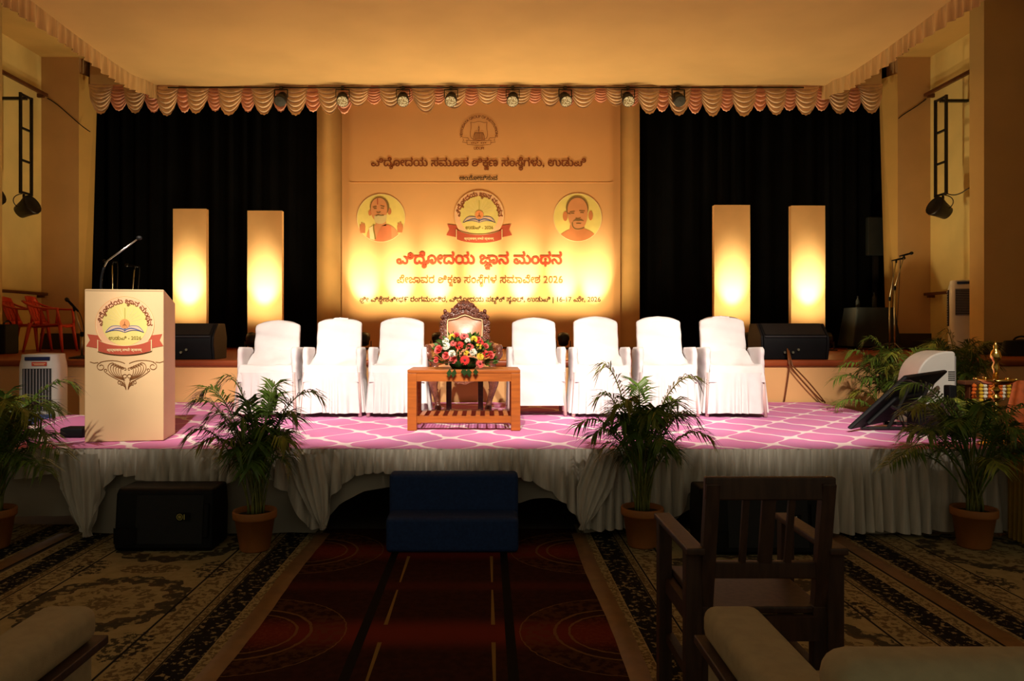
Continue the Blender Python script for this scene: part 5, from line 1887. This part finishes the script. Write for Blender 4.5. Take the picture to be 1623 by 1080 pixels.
palm(lf, 'areca palm with fronds showing above the stage edge near the orange column',
     [rel(1480, 545, 7.7, lf), rel(1500, 530, 7.8, lf), rel(1540, 545, 7.7, lf), rel(1560, 590, 7.6, lf), rel(1465, 570, 7.6, lf)], 6, hgt=1.30, extra=22, spread=0.45, scale=1.1)

# ================================================================ blue foam step
st = thing('foam_step', 'navy blue upholstered two-tread step in front of the platform', 'steps', (X_(717, 4.7), 0, 0.007))
def cushion(y0, y1, h, wdt, nm):
    MB().box((0, (y0 + y1) / 2, h / 2), (wdt, y1 - y0, h)).build(nm, 'navy', st, bevel=0.028, seg=4)
cushion(4.66, 4.885, 0.218, 0.820, 'lower_tread')
cushion(4.89, 5.02, 0.445, 0.835, 'upper_tread')
for z, y in ((0.2185, 4.662), (0.4455, 4.892)):
    MB().tube([(-0.385, y + 0.012, z - 0.012), (0.385, y + 0.012, z - 0.012)], 0.005, 6).build('piping_seam', 'navy', st)


# ================================================================ floor speakers in the hall
def floor_speaker(px, d, wdt, h, label, lx, gold):
    t = thing('floor_speaker', label, 'speaker', (X_(px, d), d, 0.007))
    b_ = MB()
    side = [(0, 0.0), (-0.015, 0.03), (0.02, h - 0.03), (0.05, h), (0.27, h), (0.30, h * 0.6), (0.28, 0.0)]
    b_.prism(side, -wdt / 2, wdt / 2, Matrix(((0, 1, 0, 0), (1, 0, 0, 0), (0, 0, 1, 0), (0, 0, 0, 1))))
    b_.build('cabinet', 'black', t, bevel=0.02, seg=3)
    MB().add([(-wdt * 0.28, -0.016, 0.05), (wdt * 0.40, -0.016, 0.05), (wdt * 0.40, 0.016, h - 0.04), (-wdt * 0.28, 0.016, h - 0.04)], [(0, 1, 2, 3)]).build('grille', 'black_grille', t)
    MB().grid(lambda u, v: (-wdt * 0.38 + 0.07 * (2 * u - 1), -0.018 - 0.03 * math.sin(PI * u), 0.05 + 0.10 * v), 8, 4).build('handle_cup', 'black', t, smooth=True)
    MB().bar((wdt * 0.44, -0.02, 0.09), (wdt * 0.44, 0.008, h - 0.09), 0.03, 0.03).build('side_handle', 'black', t, bevel=0.008)
    bad = MB().box((lx + 0.02, -0.006, h * 0.56), (0.075, 0.006, 0.05)).build('badge', 'black', t)
    m_ = 'ink_gold' if gold else 'ink_white'
    sub = bpy.data.objects.new('badge_marks', None)
    e_ = strokes('badge_ring', [arc2(0, 0, 0.018, 0, 360, 24), [(-0.012, 0), (0.012, 0)], [(0, -0.012), (0, 0.012)], [(-0.009, -0.009), (0.009, 0.009)], [(-0.009, 0.009), (0.009, -0.009)]], 0.0035, m_, bad, 9, lx, h * 0.56)
    e2 = strokes('badge_bar', [[(0.028, -0.016), (0.028, 0.016)]], 0.006, m_, bad, 9, lx, h * 0.56)
    bpy.data.objects.remove(sub)
    return t


floor_speaker(259, 4.70, 0.61, 0.385, 'black floor speaker lying beside the potted palm on the podium side', 0.105, True)
floor_speaker(1206, 4.62, 0.72, 0.40, 'black floor speaker lying behind the wooden armchair', 0.185, False)

# ================================================================ tilted monitor and things at the far platform corner
tv = thing('tilted_monitor', 'black monitor leaning on a crossed stand, seen from behind', 'monitor', (3.2, 5.9, DECK + 0.006))
A = Vector((2.79, 5.86, DECK + 0.04)) - tv.location
e1 = Vector((0.60, 0.46, 0.02))
up_ = Vector((0.50, 0.10, 0.40))
nn_ = e1.cross(up_).normalized()
cn = [A, A + e1, A + e1 + up_, A + up_]
MB().add([c for c in cn] + [c + nn_ * 0.035 for c in cn], [(0, 1, 2, 3), (7, 6, 5, 4), (0, 4, 5, 1), (1, 5, 6, 2), (2, 6, 7, 3), (3, 7, 4, 0)]).build('screen_panel', 'black', tv, bevel=0.01)
c2 = [A + e1 * a + up_ * b_ for a, b_ in ((0.2, 0.1), (0.8, 0.1), (0.8, 0.6), (0.2, 0.6))]
MB().add([c + nn_ * 0.034 for c in c2] + [c + nn_ * 0.065 for c in c2], [(0, 1, 2, 3), (7, 6, 5, 4), (0, 4, 5, 1), (1, 5, 6, 2), (2, 6, 7, 3), (3, 7, 4, 0)]).build('rear_housing', 'black', tv, bevel=0.01)
g0 = -0.0
for s_ in (0.25, 0.75):
    top_ = A + e1 * s_ + up_ * 0.80 + nn_ * 0.05
    ft = Vector((top_.x - 0.20, top_.y - 0.06, 0.012))
    MB().tube([top_, ft], 0.014, 8).build('stand_leg', 'black_metal', tv)
    tl = A + e1 * s_ + up_ * 0.45 + nn_ * 0.05
    f2 = Vector((tl.x + 0.30, tl.y - 0.04, 0.012))
    MB().tube([tl, f2], 0.014, 8).build('cross_leg', 'black_metal', tv)
    MB().tube([A + e1 * s_ * 1.0 + Vector((0.02, 0, -0.025)), Vector((f2.x + 0.05, f2.y, 0.012))], 0.014, 8).build('base_bar', 'black_metal', tv)
MB().tube(bez(A + e1 * 0.6 + up_ * 0.3 + nn_ * 0.06, A + e1 * 0.6 + up_ * 0.1 + nn_ * 0.2, A + e1 * 0.8 + up_ * 0.05 + nn_ * 0.2, A + e1 * 0.8 + up_ * 0.2 + nn_ * 0.06, 10), 0.006, 5).build('power_cable', 'cable', tv, smooth=True)

c3 = thing('air_cooler', 'glossy white air cooler with domed top standing behind the tilted black monitor', 'air cooler', (3.93, 6.76, 0.0))
c3.scale = (0.82, 0.82, 1.0)
H3 = 1.19
out = [(-0.205, 0.06), (-0.205, 0.93)] + [(a, b_) for a, b_ in b2((-0.205, 0.93), (-0.20, 1.06), (-0.10, 1.17), (0.10, H3), n=10)] + [(0.19, H3), (0.205, 1.17), (0.205, 0.06)]
MB().prism(out, -0.19, 0.19).build('housing', 'plastic_white', c3, bevel=0.018, seg=3)
MB().box((0.205, 0, 0.62), (0.03, 0.36, 1.06)).build('rear_shell', 'cooler_louvre', c3, bevel=0.01)
MB().box((0.02, -0.19, 0.70), (0.34, 0.012, 0.06)).build('drawer_gap', 'cooler_dark', c3)
for i in range(7):
    MB().box((0.223, -0.02, 0.92 + 0.018 * i), (0.008, 0.28, 0.009)).build('rear_louvre', 'cooler_dark', c3)
for i in range(5):
    MB().box((0.16, -0.193, 0.94 + 0.018 * i), (0.07, 0.006, 0.008)).build('side_vent', 'cooler_dark', c3)
MB().box((-0.08, -0.193, 0.42), (0.16, 0.008, 0.22)).build('side_panel', 'cooler_louvre', c3, bevel=0.004)
for sx in (-1, 1):
    for sy in (-1, 1):
        MB().lathe([(0.03, -0.015), (0.03, 0.015)], 12, (0, 0, 0), Matrix.Translation((sx * 0.15, sy * 0.13, 0.03)) @ Matrix.Rotation(PI / 2, 4, 'Y')).build('caster', 'black', c3)
kb = thing('equipment_case', 'small black equipment case under the tilted monitor beside the domed white cooler', 'case', (X_(1470, 5.75), 5.78, DECK + 0.006))
MB().box((0, 0, 0.09), (0.20, 0.16, 0.18)).build('case_body', 'black', kb, bevel=0.012)
MB().box((0, 0, 0.185), (0.21, 0.17, 0.012)).build('case_lid', 'black_grille', kb)
ps = thing('pole_speaker', 'slim black column speaker on a thin pole beside the domed white cooler', 'speaker', (X_(1506, 5.75), 5.75, DECK + 0.006))
MB().box((0, 0, 0.22), (0.06, 0.08, 0.30)).build('column_box', 'black', ps, bevel=0.01)
MB().lathe([(0.07, 0), (0.07, 0.012), (0.015, 0.02), (0.013, 0.08)], 16).build('pole_base', 'black_metal', ps, smooth=True)

# brass oil lamp
lp = thing('brass_oil_lamp', 'tall brass oil lamp with round tray at the platform corner', 'oil lamp', (X_(1578, 5.22), 5.22, DECK + 0.006))
zt = Z_(604, 5.22) - DECK
MB().lathe([(0.11, 0), (0.115, 0.012), (0.07, 0.03), (0.03, 0.05), (0.022, 0.08)], 24).build('foot', 'brass', lp, smooth=True)
stem = [(0.018, 0.07)]
for i in range(6):
    z = 0.09 + i * (zt - 0.13) / 6
    stem += [(0.014, z), (0.030, z + 0.018), (0.030, z + 0.028), (0.014, z + 0.045)]
stem += [(0.018, zt - 0.03)]
MB().lathe(stem, 16).build('stem', 'brass', lp, smooth=True)
MB().lathe([(0.02, zt - 0.035), (0.08, zt - 0.03), (0.115, zt - 0.005), (0.118, zt + 0.006), (0.10, zt), (0.02, zt - 0.012)], 28).build('oil_tray', 'brass', lp, smooth=True)
MB().lathe([(0.02, zt - 0.01), (0.016, zt + 0.06), (0.026, zt + 0.09), (0.014, zt + 0.12), (0.030, zt + 0.14), (0.036, zt + 0.165), (0.026, zt + 0.20), (0.012, zt + 0.215), (0.016, zt + 0.23), (0.008, zt + 0.25), (0.002, zt + 0.27)], 16).build('finial', 'brass', lp, smooth=True)
for i in range(5):
    a = 2 * PI * i / 5 + 0.3
    MB().tube([(0.10 * math.cos(a), 0.10 * math.sin(a), zt), (0.135 * math.cos(a), 0.135 * math.sin(a), zt + 0.012)], [0.014, 0.006], 6).build('wick_spout', 'brass', lp, smooth=True)

# garland stand with draped cloth
gs = thing('garland_stand', 'wooden stand hung with flower garlands and an orange cloth behind the brass lamp', 'stand', (4.0, 5.72, 0.0))
zt = Z_(607, 5.7)
MB().box((0.05, 0, zt), (0.92, 0.10, 0.03)).build('top_rail', 'rail_wood', gs, bevel=0.005)
for x_ in (-0.34, 0.46):
    MB().box((x_, 0.0, zt / 2), (0.05, 0.05, zt)).build('post', 'rail_wood', gs)
    MB().box((x_, 0.0, 0.02), (0.06, 0.40, 0.04)).build('foot', 'rail_wood', gs)
bead = {}
for mm in ('marigold', 'marigold_y', 'jasmine'):
    bead[mm] = MB().blob((0, 0, 0), (0.017, 0.017, 0.015), 8, 5).mesh('garland_flower', True)
    bead[mm].materials.append(M[mm])
for px, py1, mm in ((1545, 678, 'marigold'), (1563, 634, 'jasmine'), (1571, 632, 'marigold'), (1587, 632, 'marigold'), (1592, 634, 'jasmine'), (1601, 634, 'marigold_y'), (1580, 628, 'marigold_y'), (1556, 660, 'marigold_y')):
    x_ = X_(px, 5.65) - 4.0
    z = zt - 0.02
    zb = Z_(py1, 5.65)
    g_ = MB().tube([(x_, -0.06, zt), (x_, -0.06, zb)], 0.004, 5).build('garland', mm, gs)
    g_['label'] = {'marigold': 'orange marigold garland', 'jasmine': 'white jasmine garland', 'marigold_y': 'yellow marigold garland'}[mm]
    while z > zb:
        o = link('garland_flower', bead[mm], g_, (x_ + rn.uniform(-.004, .004), -0.06, z))
        z -= 0.027
def drape(u, v):
    a = 2 * u - 1
    sp = 0.16 + 0.16 * v
    return (0.10 + a * sp - 0.05 * v, -0.07 - 0.10 * v - 0.02 * math.cos(a * 14) * (0.3 + v), zt + 0.02 - (zt - 0.44) * v)
MB().grid(drape, 40, 12).build('orange_drape', 'orange_cloth', gs, smooth=True)

# yellow skirted side table
yt = thing('skirted_table', 'low side table with yellow cloth skirt beside the platform corner', 'table', (3.98, 4.78, 0.007))
MB().box((0, 0, 0.60), (1.10, 0.44, 0.03)).build('table_top', 'rail_wood', yt, bevel=0.004)
for sx in (-1, 1):
    for sy in (-1, 1):
        MB().box((sx * 0.50, sy * 0.18, 0.29), (0.04, 0.04, 0.58)).build('leg', 'rail_wood', yt)
def ysk(u, v):
    L = [(-0.54, 0.21), (-0.54, -0.21), (0.54, -0.21), (0.54, 0.21)]
    s_ = u * 3
    i = min(2, int(s_))
    f = s_ - i
    x_ = L[i][0] + (L[i + 1][0] - L[i][0]) * f
    y_ = L[i][1] + (L[i + 1][1] - L[i][1]) * f
    wv = 0.018 * math.sin(u * 190) * (0.3 + 0.7 * v)
    return (x_ + (wv if i != 1 else 0), y_ + (wv if i == 1 else 0), 0.585 - 0.575 * v)
MB().grid(ysk, 240, 5).build('yellow_skirt', 'yellow_cloth', yt, smooth=True)

# ================================================================ wooden armchair in the hall
wc = thing('wooden_armchair', 'old dark teak armchair with slatted back facing the stage', 'chair', (0.925, 2.50, 0.007))
m_ = 'chair_wood'
for sx in (-1, 1):
    # rear leg and back upright
    b_ = MB()
    b_.bar((sx * 0.19, 0.03, 0.0), (sx * 0.19, 0.04, 0.46), 0.05, 0.045, up=(0, 1, 0))
    b_.bar((sx * 0.19, 0.04, 0.45), (sx * 0.188, -0.035, 0.885), 0.045, 0.04, up=(0, 1, 0))
    b_.build('rear_leg', m_, wc, bevel=0.004)
    MB().box((sx * 0.235, 0.03, 0.325), (0.055, 0.05, 0.65)).build('arm_post', m_, wc, bevel=0.004)
    MB().box((sx * 0.235, 0.43, 0.32), (0.05, 0.05, 0.64)).build('front_leg', m_, wc, bevel=0.004)
    MB().box((sx * 0.235, 0.225, 0.652), (0.062, 0.49, 0.025)).build('arm', m_, wc, bevel=0.006)
    MB().box((sx * 0.22, 0.235, 0.40), (0.03, 0.40, 0.06)).build('side_rail', m_, wc)
    MB().box((sx * 0.22, 0.235, 0.20), (0.03, 0.40, 0.035)).build('side_stretcher', m_, wc)
MB().box((0, 0.245, 0.445), (0.41, 0.44, 0.025)).build('seat', m_, wc, bevel=0.006)
MB().box((0, 0.02, 0.39), (0.36, 0.03, 0.08)).build('rear_rail', m_, wc)
MB().box((0, 0.44, 0.39), (0.42, 0.03, 0.08)).build('front_rail', m_, wc)
def yb(z):
    return 0.04 - 0.075 * (z - 0.45) / 0.435
MB().box((0, yb(0.86), 0.865), (0.425, 0.03, 0.075)).build('top_rail', m_, wc, bevel=0.006)
MB().box((0, yb(0.58), 0.585), (0.345, 0.028, 0.055)).build('lower_back_rail', m_, wc, bevel=0.004)
for x_, wv in ((-0.075, 0.022), (0.0, 0.045), (0.075, 0.022)):
    MB().bar((x_, yb(0.60), 0.60), (x_, yb(0.84), 0.84), wv, 0.018, up=(0, 1, 0)).build('back_slat', m_, wc, bevel=0.003)


# ================================================================ sofas of the front row
def sofa(x_arm, sx, label, width):
    """x_arm: outer side of the visible arm, sx: +1 when the seat lies towards +x"""
    t = thing('sofa', label, 'sofa', (x_arm, 1.30, 0.007))
    def pad(c, size, nm, m2='sofa', bv=0.035):
        return MB().box(c, size).build(nm, m2, t, bevel=bv, seg=4)
    for k_, xa in ((0, 0.085), (1, width - 0.085)):
        pad((sx * xa, 0.42, 0.565), (0.16, 0.82, 0.10), 'arm_pad')
        MB().box((sx * xa, 0.42, 0.505), (0.19, 0.86, 0.025)).build('arm_rail', 'chair_wood', t, bevel=0.004)
        MB().box((sx * xa, 0.42, 0.30), (0.13, 0.80, 0.38)).build('arm_side', 'sofa', t, bevel=0.01)
        for y_ in (0.04, 0.80):
            MB().box((sx * xa, y_, 0.055), (0.05, 0.05, 0.11)).build('leg', 'chair_wood', t)
    w_in = width - 0.36
    pad((sx * (0.18 + w_in / 2), 0.48, 0.37), (w_in - 0.01, 0.66, 0.15), 'seat_cushion')
    MB().box((sx * (0.18 + w_in / 2), 0.44, 0.24), (w_in, 0.70, 0.14)).build('base', 'sofa', t, bevel=0.01)
    pad((sx * (width / 2 + 0.0), 0.06, 0.56), (width - 0.02, 0.13, 0.49), 'backrest', bv=0.05)
    return t


sofa(0.60, 1, 'beige upholstered sofa behind the wooden armchair', 1.9)
sofa(-1.08, -1, 'beige upholstered sofa across the aisle from the wooden armchair', 1.9)
